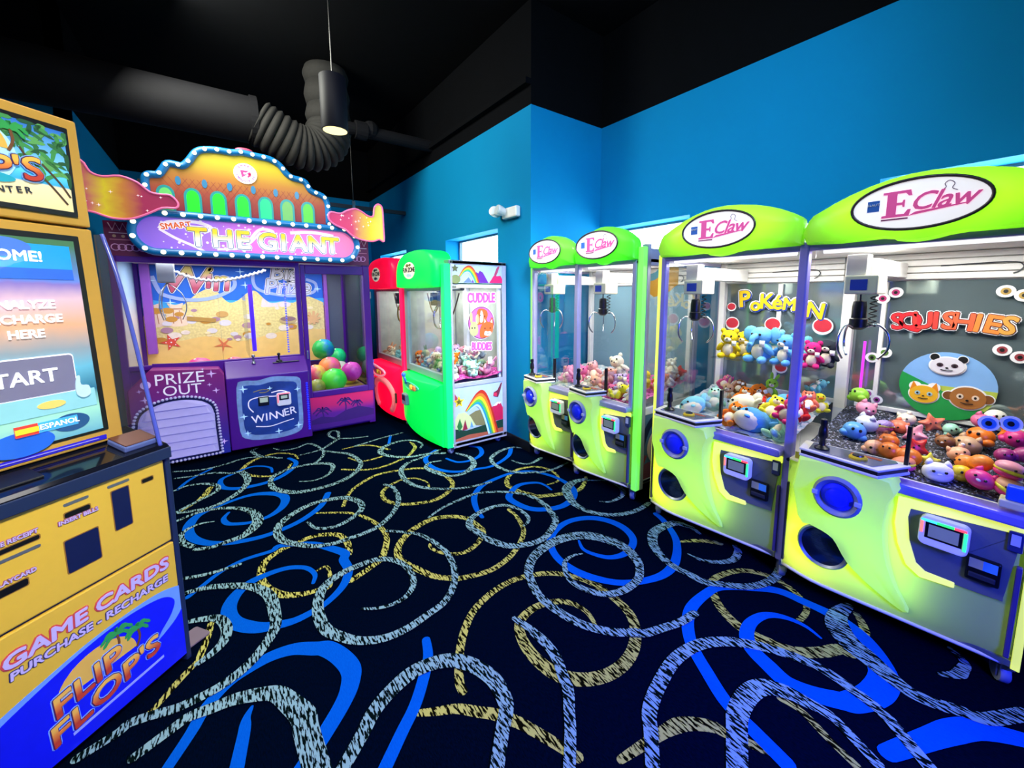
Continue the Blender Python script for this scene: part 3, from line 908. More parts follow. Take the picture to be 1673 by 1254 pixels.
def filler(name, c0, c1, c2, sc=70):
    m = bpy.data.materials.new(name)
    m.use_nodes = True
    nt = m.node_tree
    b = nt.nodes['Principled BSDF']
    b.inputs['Roughness'].default_value = .25
    tc = nt.nodes.new('ShaderNodeTexCoord')
    vo = nt.nodes.new('ShaderNodeTexVoronoi')
    vo.inputs['Scale'].default_value = sc
    rp = nt.nodes.new('ShaderNodeValToRGB')
    rp.color_ramp.interpolation = 'CONSTANT'
    e = rp.color_ramp.elements
    e[0].color = rgb(c0) + (1,)
    e.new(.5).color = rgb(c1) + (1,)
    e[2].position = .86
    e[2].color = rgb(c2) + (1,)
    sp = nt.nodes.new('ShaderNodeSeparateXYZ')
    nt.links.new(tc.outputs['Object'], vo.inputs['Vector'])
    nt.links.new(vo.outputs['Color'], sp.inputs[0])
    nt.links.new(sp.outputs[0], rp.inputs[0])
    nt.links.new(rp.outputs[0], b.inputs['Base Color'])
    bp = nt.nodes.new('ShaderNodeBump')
    bp.inputs['Strength'].default_value = .8
    bp.inputs['Distance'].default_value = .006
    nt.links.new(vo.outputs['Distance'], bp.inputs['Height'])
    nt.links.new(bp.outputs[0], b.inputs['Normal'])
    return m


F_BLACK = filler('glittery_black_pellets', '#1c1c26', '#3e3e4c', '#a0a0b8', 150)
F_BLUE = filler('pale_blue_crinkle', '#4aa8c8', '#8fd0e0', '#2f7fa8', 50)
F_MAG = filler('magenta_crinkle', '#c02890', '#f070c0', '#801858', 60)
F_PALE = filler('pale_crinkle', '#b8c8d0', '#e0dcd8', '#88a0a8', 50)


def caster(parent, x, y, r=.042):
    c = obj('caster', MB().box(-.022, .022, -.03, .03, .075, .11).box(-.024, -.018, -.012, .028, .03, .08).box(.018, .024, -.012, .028, .03, .08), STEEL, parent,
            loc=(x, y, 0), bevel=.002, rot=(0, 0, .5))
    w = obj('wheel', MB().lathe([(.02, -.016), (r - .004, -.016), (r, -.01), (r, .01), (r - .004, .016), (.02, .016)], axis='x', n=18),
            M('pale_caster_wheel', '#8a92b4', .4), c, loc=(0, .01, r))
    autosmooth(w)


def claw(parent, x, y, zt, gold=False, drop=.16):
    """travelling crane: beam, carriage, trolley and a three-pronged claw; zt is the underside of the roof"""
    g = obj('gantry_beam', MB().box(x - .05, x + .05, y + .04, .74, zt - .13, zt - .05).box(x - .06, x + .02, y - .02, y + .06, zt - .13, zt - .03), WHITE, parent, bevel=.004)
    c = obj('carriage', MB().box(x - .055, x + .075, y - .05, y + .10, zt - .22, zt - .13), CREAM, parent, bevel=.008)
    obj('blue_badge', MB().box(x - .03, x + .035, y - .053, y - .05, zt - .20, zt - .15), BLUE, c)
    zb = zt - .22 - drop
    k = obj('claw_body', MB().lathe([(.008, .13), (.026, .125), (.03, .10), (.03, .045), (.036, .04), (.036, .0), (.02, -.012)], n=16), BLACK, parent, loc=(x, y + .01, zb))
    autosmooth(k)
    obj('hoist_cord', MB().cyl((x, y + .01, zt - .22), (x, y + .01, zb + .12), .004, 6), BLACK, parent)
    coil = [(x + .05 + .014 * math.cos(i * .9), y + .02 + .014 * math.sin(i * .9), zt - .225 - i * .0035) for i in range(44)]
    obj('coil_cord', MB().tube(coil, .003, 5), BLACK, parent)
    for i in range(3):
        a = 2 * PI * i / 3 + .15
        pts = catmull([(.025, 0, 0), (.075, 0, .015), (.115, 0, -.03), (.118, 0, -.10), (.085, 0, -.15)], 5)
        p = obj('claw_prong', MB().tube([(r * math.cos(a), r * math.sin(a), h) for r, _, h in pts], .0055, 6), CHROME, parent, smooth=True, loc=(x, y + .01, zb))


def e_claw(name, label, ox, oy, w, post, sc_top):
    root = thing(name, label, 'claw machine', (ox, oy, 0), -PI / 2)
    s = w / .82
    Wt, D = 2 * w, .80
    Z0, ZD, ZR = .11, .66, 1.775
    art = sc_top
    # cabinet shell
    obj('base_plate', MB().box(.0, Wt, .0, D, Z0, Z0 + .03), STEEL, root, bevel=.004)
    obj('play_deck', MB().box(.02, Wt - .02, .0, D - .02, ZD, ZD + .02), WHITE, root)
    obj('back_panel', MB().box(0, Wt, D - .02, D, Z0 + .03, ZD + .04), WHITE, root)
    obj('back_header', MB().box(0, Wt, D - .02, D - .008, 1.625, ZR), WHITE, root)
    obj('roof_plate', MB().box(0, Wt, .04, D, ZR, ZR + .03), WHITE, root, bevel=.004)
    for k in range(2):
        m = obj('mirror_back', MB().box(k * w + .03, (k + 1) * w - .03, D - .02, D - .012, ZD + .04, 1.625), MIRROR if not art else PALE_REFL, root)
    for k in range(2):
        for j in range(4):
            obj('upper_slat', MB().box(k * w + .04, (k + 1) * w - .04, D - .05, D - .02, 1.632 + j * .036, 1.664 + j * .036), WHITE, root, bevel=.004)
        hook = catmull([(k * w + w * .46, 1.70), (k * w + w * .74, 1.708), (k * w + w * .80, 1.69), (k * w + w * .79, 1.665), (k * w + w * .765, 1.652)], 5)
        obj('cable_hook', MB().tube([(a, D - .056, b) for a, b in hook], .003, 6), DGREY, root)
    for x0, x1 in ((.02, .06), (w - .03, w + .03), (Wt - .06, Wt - .02)):
        obj('rear_post', MB().box(x0, x1, D - .07, D - .021, ZD + .02, ZR), WHITE, root, bevel=.004)
    for xs, x0, x1 in ((0, .0, .02), (1, Wt - .02, Wt)):
        obj('side_rail', MB().box(x0, x1, .03, D, ZD - .01, ZD + .045), WHITE, root, bevel=.003)
        obj('side_rail', MB().box(x0, x1, .03, D, Z0, Z0 + .035), WHITE, root, bevel=.003)
        obj('side_rail', MB().box(x0, x1, .03, D, ZR - .02, ZR + .10), POSTG, root, bevel=.003)
        obj('side_post', MB().box(x0, x1, D - .05, D, Z0 + .03, ZR + .1), POSTG, root, bevel=.003)
        p = obj('side_panel', MB().box(x0 + .006, x1 - .006, .03, D - .05, Z0 + .03, ZD), M('dusty_mural_blue', '#3c5878', .5), root)
        obj('side_glass', MB().box(x0 + .008, x0 + .013, .03, D - .05, ZD + .045, ZR - .02), GLASS, root)
    if art:
        X = Wt - .005
        sp = [(.06, .50), (.10, .62), (.30, .655), (.34, .60), (.30, .45), (.42, .30), (.60, .22), (.66, .40), (.6, .6), (.74, .64), (.74, .15), (.06, .15)]
        decal('side_art_sky', [(.05, .145), (.75, .145), (.75, .655), (.05, .655)], M('art_slate', '#50708c', .5), root, X, 's')
        decal('side_art_wave', stroke(catmull([(.07, .2), (.12, .42), (.22, .58), (.42, .66)], 6), .06), M('art_navy', '#16243e', .5), root, X + .002, 's')
        decal('side_art_face', ellipse(.40, .38, .22, .17), M('art_peach', '#f0c8b0', .5), root, X + .003, 's')
        decal('side_art_sand', catmull([(.05, .145), (.05, .22), (.2, .27), (.4, .24), (.6, .26), (.75, .22), (.75, .145)], 3), M('art_rose', '#8c4a5c', .5), root, X + .004, 's')
        decal('side_art_coral', [stroke([(.12, .2), (.13, .34)], .03), stroke([(.13, .27), (.17, .33)], .02), stroke([(.12, .25), (.09, .30)], .02)], M('art_coral', '#a8384c', .5), root, X + .005, 's')
        decal('top_art', [(.05, 1.60), (.30, 1.755), (.5, 1.755), (.5, 1.63), (.35, 1.55), (.2, 1.53)], M('art_amber', '#d89a20', .5), root, X - .004, 's')
        decal('top_art_teal', stroke(catmull([(.05, 1.66), (.2, 1.68), (.3, 1.75)], 5), .05), M('art_teal', '#4a8c96', .5), root, X - .002, 's')
    # front posts and lit edges
    obj('edge_light', MB().box(-.012, .012, -.005, .03, Z0, ZR + .03), EDGEG if art else EDGEL, root, bevel=.003)
    if art:
        obj('edge_light', MB().box(Wt, Wt + .045, -.005, .04, Z0, ZR + .10), EDGEG, root, bevel=.004)
        obj('edge_cap', MB().box(Wt, Wt + .05, .04, .075, Z0, ZR + .12), POSTG, root, bevel=.003)
    else:
        obj('edge_light', MB().box(Wt - .012, Wt + .012, -.005, .03, Z0, ZR + .03), EDGEL, root, bevel=.003)
    obj('front_post', MB().box(.012, .045, -.008, .035, .70, ZR + .01), post, root, bevel=.006)
    obj('front_post', MB().box(w - .02, w + .022, -.012, .035, Z0, ZR + .03), post, root, bevel=.007)
    obj('front_post', MB().box(Wt - .045, Wt - .012, -.008, .035, .70, ZR + .01), post, root, bevel=.006)
    obj('lintel', MB().box(.012, Wt - .012, -.006, .035, ZR - .012, ZR + .02), post, root, bevel=.004)
    if art:
        for x, y in ((.05, .03), (w, .03), (Wt - .03, .06), (Wt - .06, D - .08)):
            caster(root, x, y)
    else:
        for x, y in ((.03, .05), (w, .04), (Wt - .03, .06), (Wt - .06, D - .08)):
            caster(root, x, y)
    for k in range(2):
        b = k * w

        def dy(x):
            u = (x - b) / s
            if u < .2:
                return -.03 - .04 * math.sin(PI / 2 * max(u, 0) / .2)
            return -.07 + (u - .2) * .07 / .62

        def fl(mbv, poly, o0, o1):
            """prism lying on the bulging door"""
            n = len(poly)
            ar = sum(poly[i][0] * poly[(i + 1) % n][1] - poly[(i + 1) % n][0] * poly[i][1] for i in range(n))
            if ar < 0:
                poly = poly[::-1]
            v = [(x, dy(x) + o0, z) for x, z in poly] + [(x, dy(x) + o1, z) for x, z in poly]
            f = [tuple(range(n)), tuple(range(2 * n - 1, n - 1, -1))] + [(i, i + n, (i + 1) % n + n, (i + 1) % n) for i in range(n)]
            return mbv.add(v, f)

        X = lambda u: b + u * s
        # backlit lower door
        x0, x1 = b + .022, b + w - .03
        dm = MB()
        dm.grid(lambda i, j: (x0 + (x1 - x0) * i, dy(x0 + (x1 - x0) * i) + (.02 if j in (0, 1) else 0), Z0 + (.705 - Z0) * j), 24, 8)
        dm.grid(lambda i, j: (x0, dy(x0) + (.05 - dy(x0)) * (1 - i), Z0 + (.705 - Z0) * j), 2, 1)
        dm.grid(lambda i, j: (x1, dy(x1) + (.05 - dy(x1)) * i, Z0 + (.705 - Z0) * j), 2, 1)
        d = obj('lower_door', dm, LIME, root)
        autosmooth(d, 50)
        top = MB().prism([(x0, .03)] + [(x0 + (x1 - x0) * i / 12, dy(x0 + (x1 - x0) * i / 12)) for i in range(13)] + [(x1, .03)], .70, .708, 't')
        obj('door_top', top, CREAM, root)
        area('door_led', (b + .32 * s, .05, .42), (PI / 2, 0, PI), .40 * s, .42, 2.5 * s, (.40, 1.0, .05) if art else (.50, 1.0, .05), root)
        area('door_led', (b + .13 * s, .05, .30), (PI / 2, 0, PI), .16 * s, .34, 1.0 * s, (1.0, .95, .05), root)
        lip = [(x0 + (x1 - x0) * i / 16, Z0 + .004) for i in range(17)]
        obj('door_lip', MB().tube([(x, dy(x) + .012, z) for x, z in lip], .008, 6), CREAM, root, smooth=True)
        obj('door_slot', MB().box(b + .024, b + .034, -.05, -.034, .15, .58), DGREY, root)
        # pod with sweeping fin
        o2 = [(.10, .77), (.435, .77), (.432, .66), (.425, .56), (.43, .46), (.447, .36), (.48, .26), (.52, .185), (.505, .158), (.43, .195), (.36, .245),
              (.305, .30), (.275, .355), (.25, .40), (.205, .425), (.15, .435), (.10, .455)]
        o2 = [(X(u), z) for u, z in o2]
        fy = lambda x, z: dy(x) - .012 - .085 * max(0., min(1., (z - .16) / .5)) ** 1.1
        pm = MB().pillow(catmull(o2, 2, True), (X(.30), .50), [(1, lambda x, z: dy(x) + .012), (1, lambda x, z: fy(x, z) + .012), (.955, fy), (.5, lambda x, z: fy(x, z) - .002)], back=False)
        autosmooth(obj('control_pod', pm, LIMEPOD, root), 40)

        # deck
        dk = [(X(.075), .0), (X(.095), -.145), (X(.40), -.178), (X(.47), -.01), (X(.455), .02)]
        obj('deck_trim', MB().prism(dk, .772, .785, 't'), CREAM, root, bevel=.004)
        ins = [(X(.27) + (x - X(.27)) * .96, -.07 + (y + .07) * .95) for x, y in dk]
        obj('deck_band', MB().prism(ins, .785, .802, 't'), M('dark_deck_band', '#1c1a1c', .3), root)
        obj('control_deck', MB().prism(dk, .802, .812, 't'), CREAM, root, bevel=.003)
        ins2 = [(X(.27) + (x - X(.27)) * .80, -.07 + (y + .07) * .78) for x, y in dk]
        obj('deck_plate', MB().prism(ins2, .812, .815, 't'), M('smoky_deck_plate', '#8c9098', .15, .5), root)
        j = obj('joystick', MB().lathe([(.03, 0), (.032, .008), (.014, .02), (.012, .05), (.02, .062), (.017, .10), (.012, .115), (.016, .125), (.014, .145), (.004, .15)], n=14), BLACK, root,
                loc=(X(.17), -.09, .815))
        autosmooth(j)
        bt = obj('push_button', MB().lathe([(.034, 0), (.034, .008), (.028, .014)], n=18), M('yellow_button', '#d8b820', .3), root, loc=(X(.31), -.10, .815))
        obj('button_cap', MB().lathe([(.022, .014), (.02, .019)], n=16), BLACK, bt)
        obj('deck_label', MB().box(X(.27), X(.38), -.055, -.03, .815, .8165), M('orange_black_label', '#a04a20', .4), root)
        obj('chute_rod', MB().box(X(.445), X(.445) + .014, -.012, .012, .77, .985), BLACK, root, bevel=.002)
        # speaker
        sy = fy(X(.265), .64) - .004
        autosmooth(obj('speaker_ring', MB().lathe([(.092, .0), (.094, -.012), (.082, -.024), (.070, -.016), (.062, -.006), (.062, 0)], (X(.265), sy, .635), 'y', 28), GREY, root))
        sp_ = obj('speaker_dome', MB().lathe([(.064, .0), (.062, -.008), (.045, -.016), (.04, -.028), (.02, -.034), (.004, -.035)], (X(.265), sy, .635), 'y', 24), SPKB, root)
        autosmooth(sp_, 25)
        for q in (-1, 1):
            obj('ring_tab', MB().box(X(.265) + q * .08 - .012, X(.265) + q * .08 + .012, sy - .03, sy - .018, .625, .645), M('pale_tab', '#b8bfd4', .3), root, bevel=.002)
        # prize door
        hx = X(.205)
        hy = dy(hx)
        autosmooth(obj('prize_ring', MB().lathe([(.106, .004), (.108, -.006), (.100, -.014), (.090, -.006), (.088, .02)], (hx, hy, .325), 'y', 32), STEEL, root))
        obj('prize_flap', MB().lathe([(.089, -.001), (.089, -.005)], (hx, hy, .325), 'y', 28), M('dark_prize_flap', '#0c1a28', .12, coat=.6), root)
        # recessed service panel
        gl = [(.448, .680), (.80, .692), (.80, .655), (.49, .640), (.485, .60), (.497, .50), (.525, .41), (.555, .385), (.64, .380), (.64, .355), (.54, .350), (.495, .385), (.462, .47), (.445, .56)]
        obj('glow_strip', fl(MB(), [(X(u), z) for u, z in gl], .0, -.012), GLOW, root, bevel=.003)
        pn = catmull([(.475, .650), (.60, .656), (.785, .668), (.79, .655), (.776, .50), (.766, .385), (.755, .372), (.64, .372), (.545, .375), (.52, .40), (.494, .50), (.477, .59)], 3, True)
        obj('service_panel', fl(MB(), [(X(u), z) for u, z in pn], .0, -.009), PANEL, root)
        cx = X(.595)
        yb = dy(cx) - .009
        rd = obj('card_reader', MB().prism(rrect(cx - .072, cx + .072, .518, .640, .022), yb - .045, yb), M('white_reader', '#e8e6f2', .3, em=.1), root, bevel=.006)
        obj('lcd_screen', MB().box(cx - .042, cx + .045, yb - .048, yb - .045, .560, .612), LCD, rd)
        obj('screen_bezel', MB().box(cx - .052, cx + .055, yb - .0465, yb - .045, .552, .620), BLACK, rd)
        for q, (u0, u1, z0, z1, colr) in enumerate([(-.066, -.02, .621, .630, '#40d0ff'), (-.02, .03, .621, .630, '#30ff60'), (.03, .064, .621, .630, '#ff4a50'), (.058, .067, .545, .62, '#30ff80'), (-.067, -.058, .57, .62, '#ff7a60')]):
            obj('led_ring', MB().box(cx + u0, cx + u1, yb - .0485, yb - .045, z0, z1), M('reader_led_%d' % q, colr, .3, em=1.4), rd)
        bx = X(.708)
        by = dy(bx) - .009
        bl = obj('bill_acceptor', MB().box(bx - .046, bx + .046, by - .022, by, .425, .525), BLACK, root, bevel=.006)
        obj('bill_label', MB().box(bx - .038, bx + .0, by - .0235, by - .022, .48, .518), M('yellow_bill_label', '#d8c88a', .4), bl)
        obj('bill_label', MB().box(bx + .0, bx + .038, by - .0235, by - .022, .48, .518), M('blue_bill_label', '#58a8e0', .4), bl)
        obj('bill_slot', MB().box(bx - .036, bx + .036, by - .032, by - .022, .442, .462), DGREY, bl, bevel=.003)
        lx = X(.778)
        lk = obj('door_lock', MB().box(lx - .022, lx + .018, dy(lx) - .022, dy(lx), .585, .665), M('navy_lock', '#2c3468', .35), root, bevel=.005)
        obj('lock_plate', MB().box(lx - .014, lx + .010, dy(lx) - .025, dy(lx) - .022, .612, .655), M('pale_lock_plate', '#c4c8dc', .3), lk)
        obj('front_rail', MB().prism(rrect(X(.395), b + w - .015, .695, .74, .02), dy(X(.45)) - .022, .03), post, root, bevel=.01)
        obj('post_slot', MB().box(b + w - .034, b + w - .018, -.022, .0, .155, .53), M('violet_slot', '#4a3c78', .5), root, bevel=.004)
        obj('post_slot', MB().box(b + w + .024, b + w + .036, -.030, .0, .155, .66), M('grey_slot', '#59658a', .5), root, bevel=.004) if k == 0 else None
        # glass, chute, bed
        obj('front_glass', MB().box(b + .045, b + w - .02, .012, .017, .735, ZR - .01), GLASS, root)
        obj('front_sill', MB().box(b + .04, b + w - .02, .018, .05, ZD + .02, .735), WHITE, root, bevel=.003)
        obj('chute_wall', MB().box(X(.33), X(.335), .05, .34, ZD + .02, .93).box(b + .05, X(.33), .335, .34, ZD + .02, .93), ACRYL, root)
        random.seed(5 + k)
        sl = .19 if not art else .15
        bx0, bx1 = b + .045, b + w - .035

        def bed(i, j, b=b, w=w, bx0=bx0, bx1=bx1, sl=sl):
            x, y = bx0 + (bx1 - bx0) * i, .052 + (D - .13) * j
            z = .728 + sl * y + .006 * math.sin(x * 47 + 3) * math.cos(y * 53) + random.uniform(-.004, .004)
            return (x, y, z)

        stuff(obj('pellet_bed', MB().grid(bed, 30, 30), (F_BLACK if k else F_PALE) if not art else (F_MAG if k else F_PALE), root, smooth=True))
        claw(root, X(.17 if k == 0 else .20), .14, ZR - .005)
        area('bay_lamp', (b + w * .5, .32, ZR - .012), (0, 0, 0), w * .8, .35, 11.5 * s, (1, .97, .94), root)
        obj('lamp_tube', MB().cyl((b + .06, .07, ZR - .014), (b + w - .06, .07, ZR - .014), .012, 10), M('white_lamp_tube', '#ffffff', .3, em=1.2), root)
        # header
        o3 = [(.012, 1.79), (.30, 1.79), (.345, 1.776), (.41, 1.766), (.475, 1.776), (.55, 1.79), (.80, 1.79), (.812, 1.81), (.812, 1.90), (.79, 1.935), (.70, 1.985), (.58, 2.025), (.43, 2.046),
              (.30, 2.036), (.17, 1.995), (.06, 1.94), (.012, 1.90)]
        o3 = [(X(u), z) for u, z in o3]
        c3 = (X(.42), 1.905)
        hd = MB().pillow(catmull(o3, 2, True), c3, [(1, .03), (1, -.01), (.985, -.03), (.93, -.048), (.6, -.062), (.2, -.066)], back=False)
        h = obj('header', hd, GREENH if art else LIMEH, root)
        autosmooth(h, 50)
        obj('header_back', MB().prism(o3, .028, .034), WHITE, root)
        area('header_led', (X(.42), .02, 1.905), (PI / 2, 0, PI), .62 * s, .09, 1.3 * s, (.20, 1.0, .04) if art else (.44, 1.0, .04), root)
        ex = X(.43 if not art else .40) - .03
        rx = .207
        yo = -.070
        sg = obj('sign', MB().prism(ellipse(ex, 1.914, rx, .096, 40), yo, -.05), SIGN, h)
        ring = [(ex + (rx + .002) * math.cos(a), yo - .002, 1.914 + .099 * math.sin(a)) for a in [2 * PI * i / 48 for i in range(48)]]
        obj('sign_ring', MB().tube(ring, .006, 6, True), M('dark_sign_ring', '#4a3c44', .3, .4), h, smooth=True)
        if True:
            y2 = yo - .0015
            obj('sign_badge', MB().box(ex - .155, ex - .115, y2, yo, 1.90, 1.945), M('badge_blue', '#2f6fd0', .4), h)
            E_ = [(0, 0), (.085, 0), (.09, .03), (.08, .03), (.07, .012), (.045, .012), (.045, .052), (.062, .052), (.064, .042), (.07, .042), (.07, .074), (.064, .074), (.062, .064), (.045, .064),
                  (.045, .104), (.07, .104), (.08, .09), (.09, .09), (.085, .116), (0, .116), (0, .106), (.014, .104), (.014, .012), (0, .01)]
            decal('sign_letter', [(ex - .105 + u * 1.02, 1.868 + z * .9) for u, z in E_], MAGENTA, h, y2)
            text('sign_word', 'Claw', MAGENTA, h, ex + .072, y2 - .001, 1.918, .085, shear=.35, bold=.0015, space=.92)
            decal('sign_swash', [(ex - .02, 1.868), (ex + .15, 1.893), (ex + .15, 1.897), (ex + .0, 1.882)], MAGENTA, h, y2)
            decal('sign_swash', [(ex - .105, 1.857), (ex - .02, 1.857), (ex - .02, 1.863), (ex - .105, 1.863)], M('plum_print', '#9c3c78', .5), h, y2)
            fig = catmull([(ex + .07, 1.948), (ex + .082, 1.962), (ex + .078, 1.975), (ex + .09, 1.985), (ex + .105, 1.972), (ex + .10, 1.955), (ex + .115, 1.945)], 4)
            decal('sign_sketch', stroke(fig, .003), M('grey_sketch', '#a890a8', .5), h, y2)
            if not art:
                text('badge_word', 'ELAUT', WHITEP, h, ex - .135, y2 - .0012, 1.928, .012)
    return root


E1M = e_claw('claw_machine', 'lime green twin claw machine in the wall recess, holding pink pig plush toys', 2.36, 3.05, .605, POSTG, True)
E2M = e_claw('claw_machine', 'large lime twin claw machine at the right, with yellow and blue lettering inside', 2.36, 1.66, .83, POST, False)

# white strips and a violet glowing tube standing in for reflections in the mirror
obj('reflected_frame', MB().box(.42, .448, .757, .776, .86, 1.62), WHITE, E2M, bevel=.003)
obj('reflected_frame', MB().box(.10, .80, .757, .7765, .86, .885), WHITE, E2M, bevel=.003)
obj('reflected_frame', MB().box(.982, 1.004, .757, .776, .89, 1.62), WHITE, E2M, bevel=.003)
obj('reflected_frame', MB().box(.90, 1.60, .757, .7765, .865, .89), WHITE, E2M, bevel=.003)
obj('violet_strip', MB().cyl((.93, .73, .98), (.93, .73, 1.27), .007, 8), M('violet_strip', '#d040f0', .3, em=1.0, emcol='#c828f0'), E2M)  # glowing tube stands in for a violet reflection, no lamp of the machine
# extras inside the big machine: shelf, stickers on the rear glass
obj('toy_shelf', MB().box(.16, .80, .40, .745, 1.105, 1.113), ACRYL, E2M)
YBK = .756
poke = [('P', .200, 1.510, .150, .10), ('o', .280, 1.472, .115, .04), ('K', .352, 1.495, .130, 0), ('é', .424, 1.490, .125, -.05), ('M', .500, 1.478, .100, -.10), ('o', .580, 1.445, .10, -.12), ('N', .652, 1.440, .125, -.14)]
YL, BL2 = M('sticker_yellow', '#f8c818', .4), M('sticker_blue', '#1c3c9c', .4)
for ch, x, z, sz, tl in poke:
    c_ = ch
    sz *= 1.0
    text('sticker_letter_edge', c_, WHITEP, E2M, x, YBK - .001, z, sz, bold=.014, tilt=tl)
    text('sticker_letter_back', c_, BL2, E2M, x + .003, YBK - .003, z - .003, sz, bold=.010, tilt=tl)
    text('sticker_letter', c_, YL, E2M, x, YBK - .005, z, sz, bold=.004, tilt=tl)
for x, z, r in ((.12, 1.331, .052), (.403, 1.338, .055), (.70, 1.345, .058), (.107, 1.455, .034), (.475, 1.042, .042)):
    decal('round_sticker', ellipse(x, z, r, r * .95), WHITEP, E2M, YBK)
    decal('round_sticker_red', ellipse(x, z + r * .08, r * .86, r * .72, 24), M('sticker_red', '#c83040', .4), E2M, YBK - .002)
sq = 'SQUISHIES'
for i, ch in enumerate(sq):
    x = 1.062 + i * .0515
    z = 1.392 + .010 * math.sin(i * .5) + i * .001
    text('bubble_letter_edge', ch, WHITEP, E2M, x, YBK - .001, z, .112, bold=.011, tilt=-.04 * i + .12)
    text('bubble_letter_dark', ch, M('sticker_maroon', '#5c1a1c', .4), E2M, x, YBK - .003, z, .112, bold=.007, tilt=-.04 * i + .12)
    text('bubble_letter', ch, M('squish_%d' % (i // 2), ['#e02c34', '#e84038', '#e8603c', '#e8863c', '#d8a048'][i // 2], .4), E2M, x, YBK - .005, z, .112, bold=.0035, tilt=-.04 * i + .12)
ccx, ccz = 1.285, 1.058


def cp(pts, lo):
    return [(ccx + (x - 1112) / 1900, ccz - (z - 398) / 1310) for x, z in pts]


rr_ = .19
decal('round_animal_sticker', ellipse(ccx, ccz, .187, .184, 40), M('sticker_sky', '#84b4ec', .4), E2M, YBK)
decal('sticker_hill_light', [p for p in ellipse(ccx, ccz, .187, .184, 40) if p[1] < ccz + .01] + [(ccx + .1, ccz + .06), (ccx, ccz + .05)][:0], M('sticker_lime', '#b8c850', .4), E2M, YBK - .002)
decal('sticker_hill', [p for p in ellipse(ccx, ccz, .187, .184, 40, 0, 2 * PI) if p[1] < ccz - .02 - .5 * (p[0] - ccx)], M('sticker_green', '#209a48', .4), E2M, YBK - .004)
PN = M('sticker_panda', '#e4dfea', .4)


def face(cx_, cz_, rx_, rz_, m, ears, earm, eye, nm):
    y = YBK - .006
    decal(nm + '_outline', [ellipse(cx_, cz_, rx_ * 1.1, rz_ * 1.12)] + [ellipse(a, b2, r * 1.2) for a, b2, r in ears], WHITEP, E2M, y)
    decal(nm + '_ears', [ellipse(a, b2, r) for a, b2, r in ears] if nm != 'cat_face' else [[(a - r, b2 - r * 1.2), (a + (a - cx_) * .25, b2 + r * 1.3), (a + r, b2 - r * 1.2)] for a, b2, r in ears], earm, E2M, y - .002)
    decal(nm, ellipse(cx_, cz_, rx_, rz_), m, E2M, y - .004)
    for q in (-1, 1):
        decal(nm + '_eye', ellipse(cx_ + q * rx_ * .42, cz_ + rz_ * .1, rx_ * .2, rz_ * .24, 16), eye, E2M, y - .006)
        decal(nm + '_pupil', ellipse(cx_ + q * rx_ * .42, cz_ + rz_ * .1, rx_ * .08, rz_ * .12, 12), BLACKP, E2M, y - .008)
    decal(nm + '_mouth', [ellipse(cx_, cz_ - rz_ * .2, rx_ * .1, rz_ * .08, 10), stroke([(cx_ - rx_ * .35, cz_ - rz_ * .45), (cx_, cz_ - rz_ * .52), (cx_ + rx_ * .35, cz_ - rz_ * .45)], .004)], BLACKP, E2M, y - .0085)


face(1.283, 1.168, .066, .046, PN, [(1.232, 1.212, .018), (1.338, 1.208, .018)], BLACKP, M('panda_patch', '#4a3440', .4), 'panda_face')
face(1.205, 1.000, .058, .048, M('sticker_cat', '#f0b428', .4), [(1.168, 1.040, .022), (1.242, 1.042, .022)], M('cat_ear', '#e88c20', .4), M('cat_eye', '#a8d0d8', .4), 'cat_face')
face(1.372, 1.010, .066, .058, M('sticker_monkey', '#a86c34', .4), [(1.302, 1.012, .022), (1.442, 1.015, .022)], M('monkey_brown', '#7c4c24', .4), M('monkey_eye', '#f0d8c0', .4), 'monkey_face')
for nm, x, z, r, dx, dz, c in (('pink', .985, 1.525, .03, .055, .035, '#c03878'), ('green', .965, 1.175, .03, .055, .035, '#5c8c3c'), ('amber', 1.45, 1.565, .03, .06, -.02, '#b09048'), ('red', 1.465, 1.275, .03, .06, -.03, '#9c4048'),
                               ('violet', .965, .955, .026, .042, -.03, '#a050a0')):
    for q in (0, 1):
        ax, az = x + q * dx, z + q * dz
        decal('eye_sticker', ellipse(ax, az, r * 1.1, r, 20), WHITEP, E2M, YBK)
        decal('eye_sticker_iris', ellipse(ax, az, r * .6, r * .6, 16), M('iris_' + nm, c, .4), E2M, YBK - .002)
        decal('eye_sticker_pupil', ellipse(ax, az, r * .28, r * .3, 12), BLACKP, E2M, YBK - .004)
for q in (0, 1):
    ax, az = 1.505 + q * .055, 1.052 + q * .012
    decal('eye_sticker', ellipse(ax, az, .03, .03, 20), WHITEP, E2M, .0115)
    decal('eye_sticker_iris', ellipse(ax, az, .02, .021, 16), M('iris_blue', '#4080d8', .4), E2M, .0098)
    decal('eye_sticker_pupil', ellipse(ax, az, .009, .010, 12), BLACKP, E2M, .0082)
obj('notice_label', MB().box(.868, .905, -.0150, -.0125, .70, .742), M('olive_label', '#a89c38', .5), E2M)
obj('post_lock', MB().cyl((.84, -.012, .69), (.84, -.022, .69), .009, 12), M('dark_lock', '#1c2040', .3, .5), E2M)
obj('price_block', MB().box(1.575, 1.625, -.06, -.02, .79, .845), M('blue_display_block', '#1c50c8', .3, em=.1), E2M, bevel=.006)
obj('block_base', MB().box(1.56, 1.64, -.068, -.0, .76, .79), M('cream_block', '#e0d8a0', .4), E2M, bevel=.005)

# ---------------------------------------------------------------- red and green claw machines


